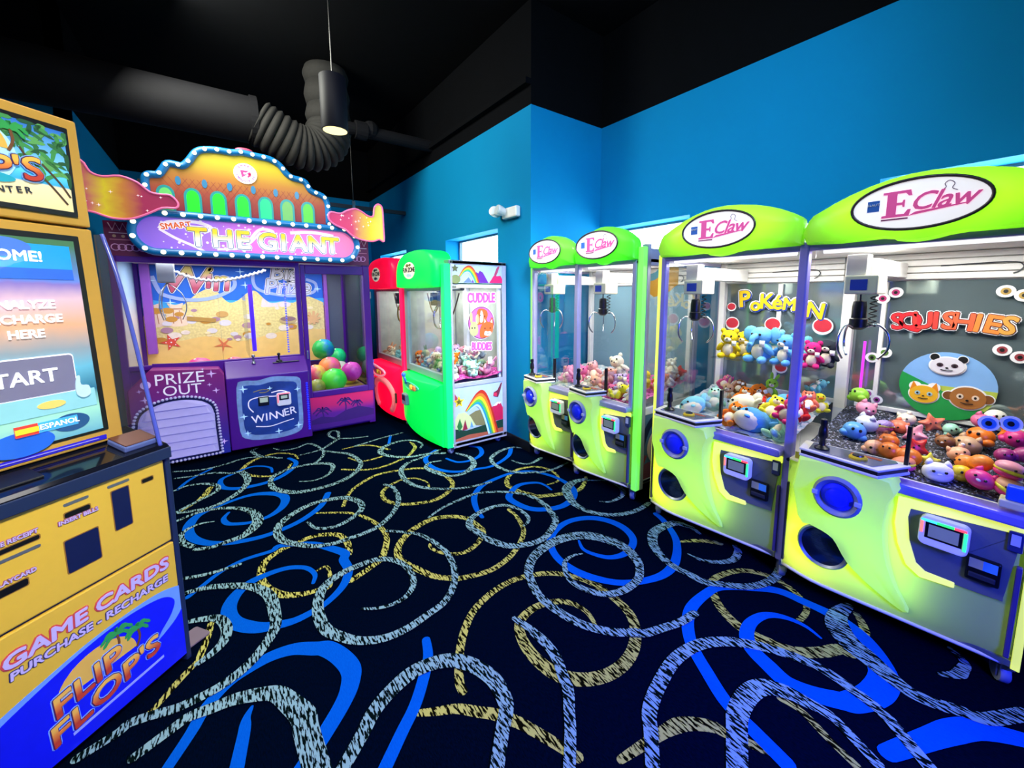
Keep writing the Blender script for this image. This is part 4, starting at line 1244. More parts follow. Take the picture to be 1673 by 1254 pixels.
def fun(name, label, oy, hexc, emc, side):
    root = thing(name, label, 'claw machine', (1.70, oy, 0), -PI / 2)
    col = translucent('%s_backlit_plastic' % hexc[0], hexc[1], em=.95, emcol=emc)
    strip = M('%s_strip' % hexc[0], hexc[1], .4, em=.75, emcol=emc)
    w, D = 1.09, .655
    obj('base_plate', MB().box(.02, w, .03, D, .075, .11), WHITE, root, bevel=.004)
    obj('back_panel', MB().box(.02, w - .02, D - .02, D, .11, 1.83), M('doodle_back_print', '#b9bfb8', .5, var=.35, scale=9), root)
    obj('play_deck', MB().box(.03, w - .02, .02, D - .02, .66, .68), WHITE, root)
    obj('roof_plate', MB().box(.0, w, .02, D, 1.83, 1.865), STEEL, root, bevel=.004)
    obj('inner_ceiling', MB().box(.03, w - .02, .03, D - .02, 1.63, 1.645), WHITE, root)
    for x, y in ((.06, .06), (w - .05, .02), (w - .06, D - .08), (.08, D - .08)):
        caster(root, x, y, .04)
    # colour strip up the right corner, silver side frame
    obj('colour_strip', MB().box(w - .075, w - .004, -.03, .035, .07, 1.83), strip, root, bevel=.008)
    obj('side_frame', MB().box(w - .02, w, .035, .055, .06, 1.86).box(w - .02, w, D - .045, D, .06, 1.86).box(w - .02, w, .055, D - .045, .06, .12)
        .box(w - .02, w, .055, D - .045, .655, .70).box(w - .02, w, .055, D - .045, 1.83, 1.86), M('pale_silver_frame', '#b4b9d0', .3, .3), root, bevel=.003)
    obj('side_frame', MB().box(0, .02, .0, .03, .06, 1.83).box(0, .02, D - .03, D, .06, 1.83).box(0, .02, .03, D - .03, .06, .66), STEEL, root, bevel=.003)
    obj('inner_side_panel', MB().box(.006, .014, .03, D - .03, .66, 1.83), M('doodle_back_print', '#b9bfb8'), root)
    # window frame
    fr = M('window_frame_%s' % hexc[0], hexc[2], .4, .3)
    obj('window_frame', MB().box(.02, .11, -.01, .03, .70, 1.63).box(.955, 1.015, -.01, .03, .70, 1.63).box(.11, .955, -.01, .03, .70, .775).box(.11, .955, -.01, .03, 1.585, 1.63), fr, root, bevel=.006)
    obj('front_glass', MB().box(.11, .955, .006, .011, .775, 1.585), GLASS, root)
    # dome head
    hp = catmull([(.0, 1.64), (.0, 1.72), (.012, 1.80), (.07, 1.89), (.20, 1.955), (.42, 1.985), (.68, 1.985), (.88, 1.955), (.97, 1.90), (1.0, 1.80), (1.0, 1.70), (.985, 1.635), (.94, 1.618), (.5, 1.612), (.05, 1.618)], 3, True)
    h = obj('dome_head', MB().pillow(hp, (.5, 1.79), [(1, .10), (1, -.045), (.985, -.075), (.95, -.092), (.85, -.10), (.5, -.105)]), col, root)
    autosmooth(h, 45)
    bz = M('cream_badge', '#ece6cc', .4, em=.45)
    bd = obj('badge', MB().prism(ellipse(.44, 1.79, .155, .085, 28), -.1085, -.10), bz, h)
    text('badge_word', 'FUN ZONE', BLACKP, h, .44, -.110, 1.795, .058, bold=.0022)
    decal('badge_flourish', [ellipse(.40, 1.842, .04, .016), ellipse(.47, 1.845, .03, .013)], M('olive_print', '#6c6c30', .5), h, -.1086)
    decal('badge_flourish', [ellipse(.42, 1.742, .045, .018), ellipse(.48, 1.740, .03, .014)], M('pale_blue_print', '#b8dce8', .5), h, -.1086)
    # lower door
    lp = catmull([(.01, .60), (.008, .35), (.01, .16), (.12, .115), (.35, .085), (.6, .07), (.85, .065), (1.0, .065), (1.012, .09), (1.012, .4), (1.012, .66), (.98, .685), (.6, .69), (.2, .69), (.05, .68), (.0, .65)], 3, True)
    bulge = lambda u, z: -.03 - .13 * max(0., math.sin(PI * min(1, max(0, (u + .1) / 1.2)))) * (0.55 + .45 * min(1., max(0., z / .7)))
    d = obj('lower_door', MB().pillow(lp, (.5, .38), [(1, .03), (1, lambda u, z: bulge(u, z) + .03), (.985, lambda u, z: bulge(u, z) + .008), (.955, bulge), (.7, lambda u, z: bulge(u, z) - .004), (.35, lambda u, z: bulge(u, z) - .006), (.1, lambda u, z: bulge(u, z) - .006)]),
            col, root)
    autosmooth(d, 45)
    bl = lambda u, z: bulge(u, z) - .008
    cb = M('dish_%s' % hexc[0], hexc[3], .35, em=.2)
    dish = obj('control_dish', MB().pillow(ellipse(.50, .60, .19, .045, 24), (.50, .60), [(1, lambda u, z: bl(u, z) + .004), (1, lambda u, z: bl(u, z) - .008), (.9, lambda u, z: bl(u, z) - .010), (.8, lambda u, z: bl(u, z) - .002)]), cb, root)
    jx, jz = .40, .61
    st = obj('joystick', MB().tube([(jx, bl(jx, jz), jz), (jx - .005, bl(jx, jz) - .03, jz + .09)], .012, 8).ell((jx - .005, bl(jx, jz) - .03, jz + .10), .024), M('blue_joystick', '#3c6cd8', .25, em=.2), root, smooth=True)
    for q, (u, c) in enumerate(((.55, '#f0d040'), (.62, '#f08040'))):
        obj('push_button', MB().lathe([(.03, .0), (.03, -.012), (.02, -.02)], (u, bl(u, .595) - .004, .598), 'y', 16), M('dish_button_%d' % q, c, .3, em=.2), root)
    rx, rz = .34, .43
    rd = obj('card_reader', MB().prism(rrect(rx - .06, rx + .06, rz - .06, rz + .06, .015), bl(rx, rz) - .04, bl(rx, rz) + .01), GREY, root, bevel=.006)
    obj('lcd_screen', MB().box(rx - .04, rx + .04, bl(rx, rz) - .042, bl(rx, rz) - .04, rz - .01, rz + .045), BLACK, rd)
    if not side:
        # moulded ring relief, bowl edge and slots of the red door
        pts = [(.62 + .27 * math.cos(a), .30 + .21 * math.sin(a)) for a in [PI * (-.25 + 1.5 * i / 24) for i in range(25)]]
        obj('moulded_arch', MB().tube([(u, bl(u, z) + .01, z) for u, z in pts], .04, 8), M('salmon_moulding', '#f07a78', .4, em=.45, emcol='#f06068'), d, smooth=True)
        pb = [(.40 + .34 * math.cos(a), .60 + .065 * math.sin(a)) for a in [2 * PI * i / 28 for i in range(28)]]
        obj('bowl_edge', MB().tube([(u, bl(u, z) - .004, z) for u, z in pb], .012, 6, True), M('pale_pink_edge', '#ffb0c0', .4, em=.5, emcol='#ff9cb0'), d, smooth=True)
        obj('coin_slot', MB().box(.90, .94, bl(.92, .3) - .01, bl(.92, .3) + .01, .26, .38), DGREY, d, bevel=.004)
        obj('violet_knob', MB().lathe([(.045, .0), (.045, -.03), (.03, -.04)], (.22, bl(.22, .42), .44), 'y', 16), M('violet_knob', '#e070f0', .3, em=.4), d)
    # inside
    obj('rear_post', MB().box(.28, .36, D - .06, D - .022, .68, 1.63).box(w - .09, w - .05, D - .06, D - .022, .68, 1.63), M('white_inner_post', '#e4e6f0', .4), root, bevel=.004)
    obj('light_bar', MB().box(w - .05, w - .022, .12, D - .05, 1.612, 1.643).box(.1, .95, .04, .07, 1.61, 1.632), M('lit_white_bar', '#ffffff', .4, em=1.0), root)
    area('bay_lamp', (.52, .33, 1.625), (0, 0, 0), .8, .4, 10, (1, .98, .96), root)
    gm = M('bronze_claw', '#b89a50', .3, .7) if not side else CHROME
    cx = .46
    obj('claw_motor', MB().box(cx - .07, cx + .10, .14, .28, 1.43, 1.57).box(.08, 1.0, .19, .23, 1.585, 1.61).box(cx - .02, cx + .05, .19, .23, 1.56, 1.6), M('dark_motor', '#1c2c40', .4), root, bevel=.006)
    obj('claw_knob', MB().lathe([(.03, .14), (.03, .125), (.02, .12)], (cx - .02, 0, 1.50), 'y', 14), GREY, root)
    for q in range(3):
        a = 2 * PI * q / 3 + .5
        P = catmull([(.02, 1.43), (.055, 1.37), (.065, 1.29), (.05, 1.22), (.015, 1.18)], 4)
        obj('claw_prong', MB().tube([(cx + r * math.cos(a), .21 + r * math.sin(a), z) for r, z in P], .011, 6), gm, root, smooth=True)
    for q, (xa, xb, sag) in enumerate(((cx, .16, .16), (cx + .05, .92, .2))):
        P = [(xa + (xb - xa) * i / 12, .21, 1.46 + (.10) * i / 12 - sag * math.sin(PI * i / 12)) for i in range(13)]
        obj('claw_cable', MB().tube(P, .008, 6), M('brown_cable', '#5c4438', .5), root, smooth=True)
    random.seed(3)
    stuff(obj('filler_bed', MB().grid(lambda i, j: (.03 + (w - .055) * i, .035 + (D - .06) * j, .70 + .04 * math.sin(i * 9) * math.sin(j * 7) + .05 * j + random.uniform(-.008, .008)), 24, 16),
              F_MAG if side else F_PALE, root, smooth=True))
    return root


GRN = fun('claw_machine', 'green-lit claw machine with an animal sticker on its glass side', 4.56, ('green', '#10e870', '#9fb5b8', '#38d890'), '#00f860', True)
REDM = fun('claw_machine', 'red and pink lit claw machine beside the purple prize machine', 5.66, ('red', '#f82060', '#b8a6a8', '#f04878'), '#ff0848', False)
# art on the green machine's side
SX = 1.09 - .006
obj('side_art_panel', MB().box(1.078, SX, .055, .61, .12, .655), M('art_cloud_sky', '#a8c0d8', .5, var=.2, scale=6), GRN)
obj('side_art_panel', MB().box(1.078, SX, .055, .61, 1.655, 1.83), M('art_cloud_sky', '#a8c0d8', .5), GRN)
obj('side_glass', MB().box(1.076, 1.081, .055, .61, .70, 1.655), GLASS, GRN)


def sart(nm, polys, m, k):
    return decal(nm, polys, m, GRN, SX + .0012 * k, 's')


HB = M('art_hill_brown', '#7c7850', .5)
sart('art_hill', [(.210, .364), (.280, .393), (.335, .398), (.390, .274), (.405, .221), (.286, .244)], HB, 0)
sart('art_hill', [(.473, .40), (.540, .435), (.582, .432), (.61, .377), (.61, .251), (.510, .248)], M('art_hill_red', '#c0184c', .5), 0)
sart('art_snow', [(.49, .41), (.54, .445), (.59, .44), (.57, .42), (.55, .43), (.53, .41)], WHITEP, 1)
sart('art_hill', [(.056, .342), (.090, .399), (.165, .400), (.225, .347), (.278, .253), (.177, .217), (.056, .246)], M('art_hill_lime', '#c8d898', .5), 1)
bands = ['#b8281c', '#e87828', '#f0d428', '#58b848', '#1c90b0', '#b8e0ea']
ro = [(.165, .413), (.228, .500), (.291, .573), (.354, .600), (.410, .556), (.465, .426), (.513, .265), (.550, .125)]
ri = [(.192, .402), (.242, .428), (.297, .440), (.335, .398), (.374, .306), (.405, .206), (.417, .160), (.427, .125)]
ro, ri = catmull(ro, 4), catmull(ri, 4)
uo = catmull([(.124, 1.719), (.174, 1.791), (.231, 1.821), (.281, 1.795), (.319, 1.730), (.344, 1.66)], 4)
ui = catmull([(.148, 1.714), (.186, 1.748), (.230, 1.749), (.254, 1.717), (.272, 1.69), (.285, 1.66)], 4)
sart('art_ground', [(.056, .248), (.177, .213), (.405, .235), (.61, .251), (.61, .130), (.056, .130)], M('art_dark_green', '#163c2c', .5), 2)
sart('art_ground', [(.056, .145), (.2, .165), (.404, .156), (.61, .165), (.61, .122), (.056, .122)], M('art_soil', '#a85840', .5), 3)
for o_, i_, nm in ((ro, ri, 'lower'), (uo, ui, 'upper')):
    for k in range(6):
        a, b = k / 6, (k + 1) / 6
        L1 = [(p[0] + (q[0] - p[0]) * a, p[1] + (q[1] - p[1]) * a) for p, q in zip(o_, i_)]
        L2 = [(p[0] + (q[0] - p[0]) * b, p[1] + (q[1] - p[1]) * b) for p, q in zip(o_, i_)]
        mbs = MB()
        for i in range(len(L1) - 1):
            mbs.prism([L1[i], L1[i + 1], L2[i + 1], L2[i]], SX + .0048, SX + .006, 's')
        obj('rainbow_band', mbs, M('rainbow_%d' % k, bands[k], .5), GRN)
for pts, c in (([(.104, .349), (.132, .261), (.094, .220), (.073, .272)], '#2c7838'), ([(.163, .327), (.188, .225), (.131, .223)], '#8c1c3c'), ([(.232, .300), (.254, .236), (.215, .237)], '#68a0c8')):
    sart('art_tree', pts, M('tree_' + c[1:], c, .5), 4)
sart('art_comet', [(.056, .60), (.085, .555), (.06, .51), (.056, .52)], M('art_comet_red', '#a83848', .5), 3)
sart('art_star', starpoly(.098, .515, .062, .028), YELLOW, 5)
sart('art_star', starpoly(.098, .515, .036, .016), M('art_star_dark', '#5c5a1c', .5), 6)
sart('art_rocket', [(.60, .645), (.575, .560), (.549, .499), (.491, .515), (.495, .554), (.541, .572), (.585, .645)], M('art_rocket', '#6c2038', .5), 5)
sart('art_rocket_face', [(.493, .518), (.530, .508), (.535, .545), (.497, .55)], M('art_rocket_red', '#d02850', .5), 6)
sart('art_hill', [(.172, 1.660), (.229, 1.711), (.27, 1.66)], M('art_hill_blue', '#607cb4', .5), 1)
sart('art_hill', [(.26, 1.660), (.300, 1.745), (.313, 1.762), (.335, 1.75), (.352, 1.775), (.385, 1.760), (.450, 1.66)], M('art_hill_violet', '#6424a0', .5), 1)
sart('art_hill', [(.457, 1.66), (.512, 1.735), (.55, 1.728), (.589, 1.734), (.61, 1.70), (.61, 1.66)], M('art_hill_rose', '#d81c64', .5), 2)
sart('art_bush', ellipse(.09, 1.69, .05, .04), M('art_bush', '#7c8c58', .5), 2)
sart('art_star', starpoly(.085, 1.79, .04, .018), M('art_star_olive', '#58603c', .5), 3)
sart('art_rocket', [(.515, 1.74), (.54, 1.80), (.56, 1.825), (.58, 1.825), (.555, 1.76), (.53, 1.72)], M('art_rocket_dusk', '#a83c64', .5), 3)
# sticker on the side glass
GX = 1.0815


def sg(nm, polys, m, k):
    return decal(nm, polys, m, GRN, GX + .0012 * k, 's')


sg('badge_edge', ellipse(.364, 1.271, .152, .164, 36), WHITEP, 0)
sg('badge_rim', ellipse(.364, 1.271, .147, .159, 36), M('plum_rim', '#702060', .4), 1)
sg('badge_disc', ellipse(.364, 1.271, .139, .151, 36), M('orchid_disc', '#d464c4', .4), 2)
FO, FC = M('animal_orange', '#e0602c', .4), M('animal_cream', '#f4d8c0', .4)
RB, DK = M('animal_sage', '#a8a878', .4), M('animal_outline', '#3c2018', .4)
sg('guinea_pig', catmull([(.30, 1.26), (.305, 1.34), (.33, 1.405), (.38, 1.41), (.43, 1.385), (.435, 1.33), (.40, 1.28), (.36, 1.255)], 3, True), FO, 3)
sg('guinea_pig_blaze', catmull([(.355, 1.38), (.372, 1.385), (.385, 1.33), (.375, 1.28), (.345, 1.285)], 3, True), WHITEP, 4)
sg('guinea_pig_ear', ellipse(.312, 1.305, .014, .045), FC, 4)
sg('fox', catmull([(.345, 1.13), (.345, 1.21), (.375, 1.27), (.40, 1.335), (.43, 1.285), (.455, 1.28), (.485, 1.325), (.50, 1.25), (.49, 1.18), (.45, 1.135), (.40, 1.125)], 3, True), FO, 5)
sg('fox_muzzle', catmull([(.395, 1.15), (.405, 1.19), (.43, 1.18), (.455, 1.185), (.475, 1.17), (.45, 1.14)], 3, True), WHITEP, 6)
sg('fox_ear', [[(.397, 1.315), (.392, 1.27), (.415, 1.28)], [(.484, 1.305), (.462, 1.275), (.488, 1.265)]], FC, 6)
sg('rabbit', [catmull([(.235, 1.17), (.232, 1.235), (.26, 1.285), (.30, 1.275), (.322, 1.23), (.315, 1.165), (.275, 1.145)], 3, True), ellipse(.247, 1.325, .016, .055), ellipse(.318, 1.31, .014, .05)], RB, 7)
for x, z in ((.255, 1.225), (.285, 1.225), (.345, 1.345), (.398, 1.335), (.40, 1.215), (.46, 1.215), (.432, 1.165)):
    sg('animal_eye', ellipse(x, z, .006, .008, 10), BLACKP, 8)
text2('sticker_word', 'CUDDLE', M('hot_pink_letters', '#ff4aa8', .4, em=.22), WHITEP, GRN, GX + .004, .366, 1.512, .115, 's', bold=.005, out=.007, sx=.62)  # slight glow in the pink replaces front light missing on this side
text2('sticker_word', 'BUDDIES', M('hot_pink_letters', '#ff4aa8', .4, em=.22), WHITEP, GRN, GX + .004, .363, 1.035, .10, 's', bold=.0045, out=.006, sx=.52, tilt=-.06)
for a, b in (((.262, 1.47), (.305, 1.425)), ((.48, 1.47), (.425, 1.425)), ((.235, 1.58), (.262, 1.47)), ((.515, 1.56), (.48, 1.47))):
    sg('sticker_line', stroke([a, b], .006), WHITEP, 0)

# ---------------------------------------------------------------- giant purple prize machine
GI = thing('giant_prize_machine', 'huge purple prize crane with a bulb-lit marquee reading THE GIANT', 'claw machine', (-.72, 4.9, 0))
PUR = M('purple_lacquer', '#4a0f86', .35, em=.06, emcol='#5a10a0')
DPUR = M('deep_purple_trim', '#34085e', .35)
MAGP = MR('magenta_blue_print', [(0, '#1c2a9c'), (.35, '#4a1c8c'), (1, '#8c1c74')], 2, em=.05)
BULB = M('warm_bulb', '#fff6cc', .3, em=2.2, emcol='#fff2b8')
PEARL = M('pearl_bead', '#b8b4e0', .25, em=.12)
TEALB = M('blue_bulb_channel', '#0c6cae', .35, em=.12, emcol='#0a70c0')
LAV = M('lavender_slat', '#b9b0e8', .4, em=.10, emcol='#a8a0f0')
GD = 1.2
obj('base_cabinet', MB().box(.0, 1.42, .02, GD, .03, .64).box(1.42, 2.14, .03, GD, .03, .42), PUR, GI, bevel=.006)
obj('sill_panel', MB().box(.0, 1.42, .02, .05, .64, .88), PUR, GI)
obj('play_floor', MB().box(.03, 1.44, .06, GD - .04, .64, .66).box(1.44, 2.10, .04, GD - .04, .42, .44), M('sand_floor', '#c8a860', .6), GI)
obj('roof', MB().box(.0, 2.14, .0, GD, 2.13, 2.16), DPUR, GI)
obj('inner_roof', MB().box(.03, 2.1, .05, GD - .04, 1.875, 1.89), M('pale_inner_roof', '#b8b8d0', .5), GI)
obj('back_wall', MB().box(.0, 2.14, GD - .02, GD, .42, 2.13), DPUR, GI)
for x0, x1, y0, y1 in ((.0, .05, .0, .05), (2.07, 2.14, .0, .06), (.0, .05, GD - .05, GD), (2.09, 2.14, GD - .06, GD)):
    obj('corner_post', MB().box(x0, x1, y0, y1, .03, 2.13), PUR, GI, bevel=.006)
for z0, z1 in ((1.825, 1.875), (.875, .915)):
    obj('window_rail', MB().box(.05, 1.385, -.01, .04, z0, z1), PUR, GI, bevel=.005)
obj('centre_post', MB().box(1.385, 1.425, -.012, .05, .42, 1.875), PUR, GI, bevel=.005)
df = obj('side_door', MB().box(1.43, 1.475, -.02, .03, .425, 1.86).box(2.065, 2.135, -.02, .03, .425, 1.86).box(1.475, 2.065, -.02, .03, 1.765, 1.86).box(1.475, 2.065, -.02, .03, .425, .49), PUR, GI, bevel=.006)
obj('door_glass', MB().box(1.475, 2.065, .002, .008, .49, 1.765), GLASS, df)
obj('door_handle', MB().box(1.442, 1.457, -.035, -.02, .86, .95), STEEL, df, bevel=.004)
obj('door_hinge', MB().box(2.128, 2.142, -.03, -.015, 1.5, 1.58), STEEL, df, bevel=.003)
obj('front_glass', MB().box(.05, 1.385, .01, .016, .915, 1.825), GLASS, GI)
obj('left_panel', MB().box(.008, .013, .05, GD - .05, .66, 1.9), MR('left_panel_print', [(.0, '#e8e0d4'), (.5, '#e4dcd8'), (.7, '#a8c8e4'), (1, '#88b4e0')], 2), GI)
obj('right_glass', MB().box(2.118, 2.123, .06, GD - .06, .44, 1.9), M('smoky_side_glass', '#3c4450', .06, .6), GI)
obj('header_board', MB().box(.0, 2.14, -.012, .03, 1.875, 2.16), M('plum_header', '#6c1450', .4), GI)
# lace ornament on the header board
LACE = M('lace_white', '#d8c0d8', .5)
for x0, x1 in ((.03, .30), (1.96, 2.12)):
    n = int((x1 - x0) / .045)
    zz = [(x0 + (x1 - x0) * i / (2 * n), 2.145 if i % 2 == 0 else 2.085) for i in range(2 * n + 1)]
    decal('lace_zigzag', stroke(zz, .008), LACE, GI, -.013)
    decal('lace_band', [(x0, 2.06), (x1, 2.06), (x1, 2.067), (x0, 2.067)], LACE, GI, -.013)
    decal('lace_band', [(x0, 2.005), (x1, 2.005), (x1, 2.013), (x0, 2.013)], M('lace_rose', '#c87898', .5), GI, -.013)
    decal('lace_dots', [ellipse(x0 + .03 + i * .055, 2.038, .012, .012, 12) for i in range(int((x1 - x0) / .055))], M('lace_gold', '#c8a488', .5), GI, -.013)
    rg = [[(x0 + .03 + i * .042 + .026 * math.cos(a), -.014, 1.945 + .026 * math.sin(a)) for a in [2 * PI * j / 16 for j in range(16)]] for i in range(int((x1 - x0) / .042))]
    mb = MB()
    for r in rg:
        mb.tube(r, .004, 5, True)
    obj('lace_scroll', mb, M('lace_pink', '#e8a8e0', .5), GI)

# marquee
MX, MZ, MH, ML = 1.085, 2.075, .165, .735
my = -.13
stad = [(MX + ML + MH * math.cos(a), MZ + MH * math.sin(a)) for a in [-PI / 2 + PI * i / 16 for i in range(17)]] + \
       [(MX - ML + MH * math.cos(a), MZ + MH * math.sin(a)) for a in [PI / 2 + PI * i / 16 for i in range(17)]]
mq = obj('marquee', MB().prism(stad, my, -.012), MR('marquee_print', [(0, '#7a5cd8'), (.35, '#a874e8'), (.55, '#e070d8'), (1, '#f07ab0')], 0, em=.42, distort=.12), GI)
obj('bulb_channel', MB().tube([(x, my - .005, z) for x, z in stad], .032, 10, True), TEALB, mq, smooth=True)
bulbs('marquee_bulb', [(p.x, my - .036, p.y) for p in resample([(x, z, 0) for x, z in stad], .122, True)], .019, BULB, mq)
sw = M('marquee_swirl', '#f4e4fa', .5, em=.35)
for P, w_ in (([(.36, 2.11), (.42, 2.17), (.60, 2.19), (.72, 2.15), (.66, 2.10)], .028), ([(.36, 2.11), (.46, 2.04), (.60, 1.97), (.66, 1.93)], .022), ([(.95, 1.95), (1.02, 2.08), (1.10, 2.17), (1.20, 2.16), (1.18, 2.11)], .026),
              ([(1.35, 2.16), (1.55, 2.18), (1.75, 2.16)], .03), ([(.75, 1.96), (.95, 1.99), (1.1, 2.14)], .02)):
    decal('marquee_swirl', stroke(catmull(P, 6), w_), sw, mq, my)
random.seed(11)
decal('marquee_stars', [ellipse(random.uniform(.38, 1.8), random.uniform(1.95, 2.2), r_ := random.choice((.005, .008, .011)), r_, 8) for _ in range(60)], sw, mq, my - .0006)
GOLDL = MR('gold_to_white_letters', [(.30, '#fdfcff'), (.55, '#fff3b0'), (.75, '#f8cc30')], 1, em=.4)
EDL = M('steel_blue_edge', '#5c7ab0', .4, em=.1)
LX = (.616, .798, .952, 0, 1.154, 1.285, 1.418, 1.587, 1.730)
for ch, x in zip('THE GIANT', LX):
    if ch == ' ':
        continue
    c_ = ch
    text('marquee_letter_halo', c_, M('letter_halo', '#ffffff', .4, em=.5), mq, x, my - .0016, 2.05, .205, bold=.018)
    text('marquee_letter_edge', c_, EDL, mq, x, my - .0045, 2.05, .205, bold=.012)
    text('marquee_letter', c_, GOLDL, mq, x, my - .0075, 2.05, .205, bold=.006)
text2('marquee_small_word', 'SMART', M('orange_letters', '#e8642c', .4, em=.3), M('letter_halo', '#ffffff', .4, em=.5), mq, .475, my - .0016, 2.145, .062, bold=.002, out=.006, tilt=.18)

# arch with bulbs
ap = [(.302, 2.28), (.302, 2.42), (.302, 2.516), (.33, 2.555), (.39, 2.565), (.429, 2.62), (.46, 2.665), (.52, 2.665), (.562, 2.665), (.61, 2.72), (.655, 2.79), (.706, 2.825), (.80, 2.843), (.92, 2.845), (1.0, 2.86), (1.10, 2.85), (1.216, 2.842),
      (1.30, 2.80), (1.35, 2.735), (1.40, 2.70), (1.47, 2.69), (1.52, 2.67), (1.56, 2.60), (1.63, 2.575), (1.683, 2.55), (1.712, 2.49), (1.716, 2.40), (1.716, 2.28)]
ac = catmull(ap, 3)
ay = -.11
ar = obj('arch_board', MB().prism(ac, ay, -.03), MR('arch_print', [(0, '#7c1830'), (.3, '#98402c'), (.55, '#b07420'), (.8, '#c0ac14')], 2, em=.22), GI)
obj('bulb_channel', MB().tube([(x, ay - .004, z) for x, z in ac], .030, 8), TEALB, ar, smooth=True)
bulbs('arch_bulb', [(p.x, ay - .032, p.y) for p in resample([(x, z, 0) for x, z in ac], .092)], .0165, BULB, ar)
hatch = []
for i in range(-6, 30):
    hatch.append(stroke([(.40 + i * .05, 2.30), (.40 + i * .05 + .18, 2.56)], .003))
    hatch.append(stroke([(.40 + i * .05 + .18, 2.30), (.40 + i * .05, 2.56)], .003))
hatch = [h for h in hatch if min(p[0] for p in h) > .36 and max(p[0] for p in h) < 1.67]
decal('arch_lattice', hatch, M('lattice_brown', '#90382c', .5, em=.08), ar, ay, th=.0006)
for i in range(7):
    x = .425 + i * .1835
    g = ['#58b860', '#18e020', '#18e428', '#18e028', '#10e078', '#5c9c50', '#48b030'][i]
    op = [(x - .062, 2.27), (x + .062, 2.27)] + [(x + .062 * math.cos(a), 2.41 + .075 * math.sin(a)) for a in [PI * j / 12 for j in range(13)]]
    ip = [(x + (u - x) * .72, 2.29 + (z - 2.29) * .86 + .006) for u, z in op]
    wn = decal('arch_window', op, M('window_teal', '#1c8c90', .4, em=.25), ar, ay, th=.006)
    decal('window_light', ip, M('arch_green_%d' % i, g, .4, em=.6), ar, ay - .006)
    if i < 6:
        decal('arch_gem', ellipse(x + .092, 2.535, .020, .038, 12), M('gem_blue', '#2c78a8', .4, em=.2), ar, ay, th=.004)
lg = decal('round_logo', ellipse(1.015, 2.675, .092, .092, 36), M('logo_white', '#fff4fa', .4, em=.75), ar, ay, th=.008)
ly = ay - .009
PINKL = M('logo_pink', '#e83c88', .4, em=.2)
PURL = M('logo_purple', '#8a3cc8', .4, em=.2)
decal('logo_mark', [(.975, 2.702), (1.045, 2.702), (1.02, 2.684), (1.0, 2.684), (1.0, 2.668), (1.03, 2.668), (.985, 2.638)], PINKL, ar, ly)
decal('logo_mark', [stroke(catmull([(1.055, 2.690), (1.035, 2.675), (1.052, 2.662), (1.03, 2.645)], 4), .012)], PINKL, ar, ly)
for i, ch in enumerate('SMART'):
    a = PI / 2 + .75 - i * .375
    text('logo_letter', ch, PINKL, ar, 1.015 + .070 * math.cos(a), ly, 2.675 + .070 * math.sin(a), .022, bold=.001, tilt=a - PI / 2)
for i, ch in enumerate('INDUSTRIES'):
    a = -PI / 2 - 1.25 + i * .278
    text('logo_letter', ch, PURL, ar, 1.015 + .070 * math.cos(a), ly, 2.675 + .070 * math.sin(a), .022, bold=.001, tilt=a + PI / 2)
obj('arch_finial', MB().ell((1.02, ay + .0, 2.885), (.07, .02, .022)), M('rose_finial', '#a83c5c', .4), ar, smooth=True)
# clouds
CLO = MR('sunset_cloud_left', [(0, '#c83070'), (.45, '#e0507c'), (.58, '#f0d42c'), (.70, '#d08038'), (.82, '#a82458'), (1, '#981c50')], 0, em=.14, distort=.1)
CRO = MR('sunset_cloud_right', [(0, '#c42068'), (.45, '#d84070'), (.8, '#f0d42c'), (1, '#f0e060')], 0, em=.14, distort=.1)
c1 = [(-.42, 2.18), (-.45, 2.35), (-.40, 2.55), (-.22, 2.60), (-.06, 2.585), (-.01, 2.50), (.06, 2.475), (.16, 2.495), (.26, 2.46), (.33, 2.395), (.40, 2.385), (.46, 2.385), (.505, 2.33), (.49, 2.285), (.40, 2.275), (.31, 2.22), (.20, 2.165), (.08, 2.16), (-.05, 2.2), (-.2, 2.16), (-.33, 2.2)]
c2 = [(1.70, 2.365), (1.73, 2.395), (1.82, 2.39), (1.89, 2.43), (1.97, 2.455), (2.04, 2.43), (2.10, 2.395), (2.155, 2.40), (2.17, 2.49), (2.205, 2.53), (2.245, 2.52), (2.26, 2.46), (2.262, 2.3), (2.262, 2.14), (2.21, 2.155), (2.14, 2.13), (2.03, 2.135), (1.93, 2.17), (1.86, 2.23), (1.77, 2.265), (1.71, 2.31)]
random.seed(4)
for nm, c_, m in (('cloud_board', c1, CLO), ('cloud_board', c2, CRO)):
    cc = catmull(c_, 3, True)
    b = obj(nm, MB().prism(cc, -.20, -.165), m, GI)
    obj('cloud_edge', MB().tube([(x, -.2, z) for x, z in cc], .009, 6, True), M('pink_edge', '#f070a8', .4, em=.25), b, smooth=True)
    x0, x1 = min(p[0] for p in cc) + .1, max(p[0] for p in cc) - .08
    decal('cloud_sparkles', [starpoly(random.uniform(x0, x1), random.uniform(2.24, 2.38), random.choice((.008, .012, .016)), .003, 4) for _ in range(16)], M('sparkle_white', '#ffe8f4', .4, em=.5), b, -.2005)
    obj('cloud_bracket', MB().box((x0 + x1) / 2 - .03, (x0 + x1) / 2 + .03, -.165, -.0, 2.22, 2.28) if c_ is c2 else MB().box(.1, .16, -.165, -.0, 2.2, 2.26), DPUR, GI)

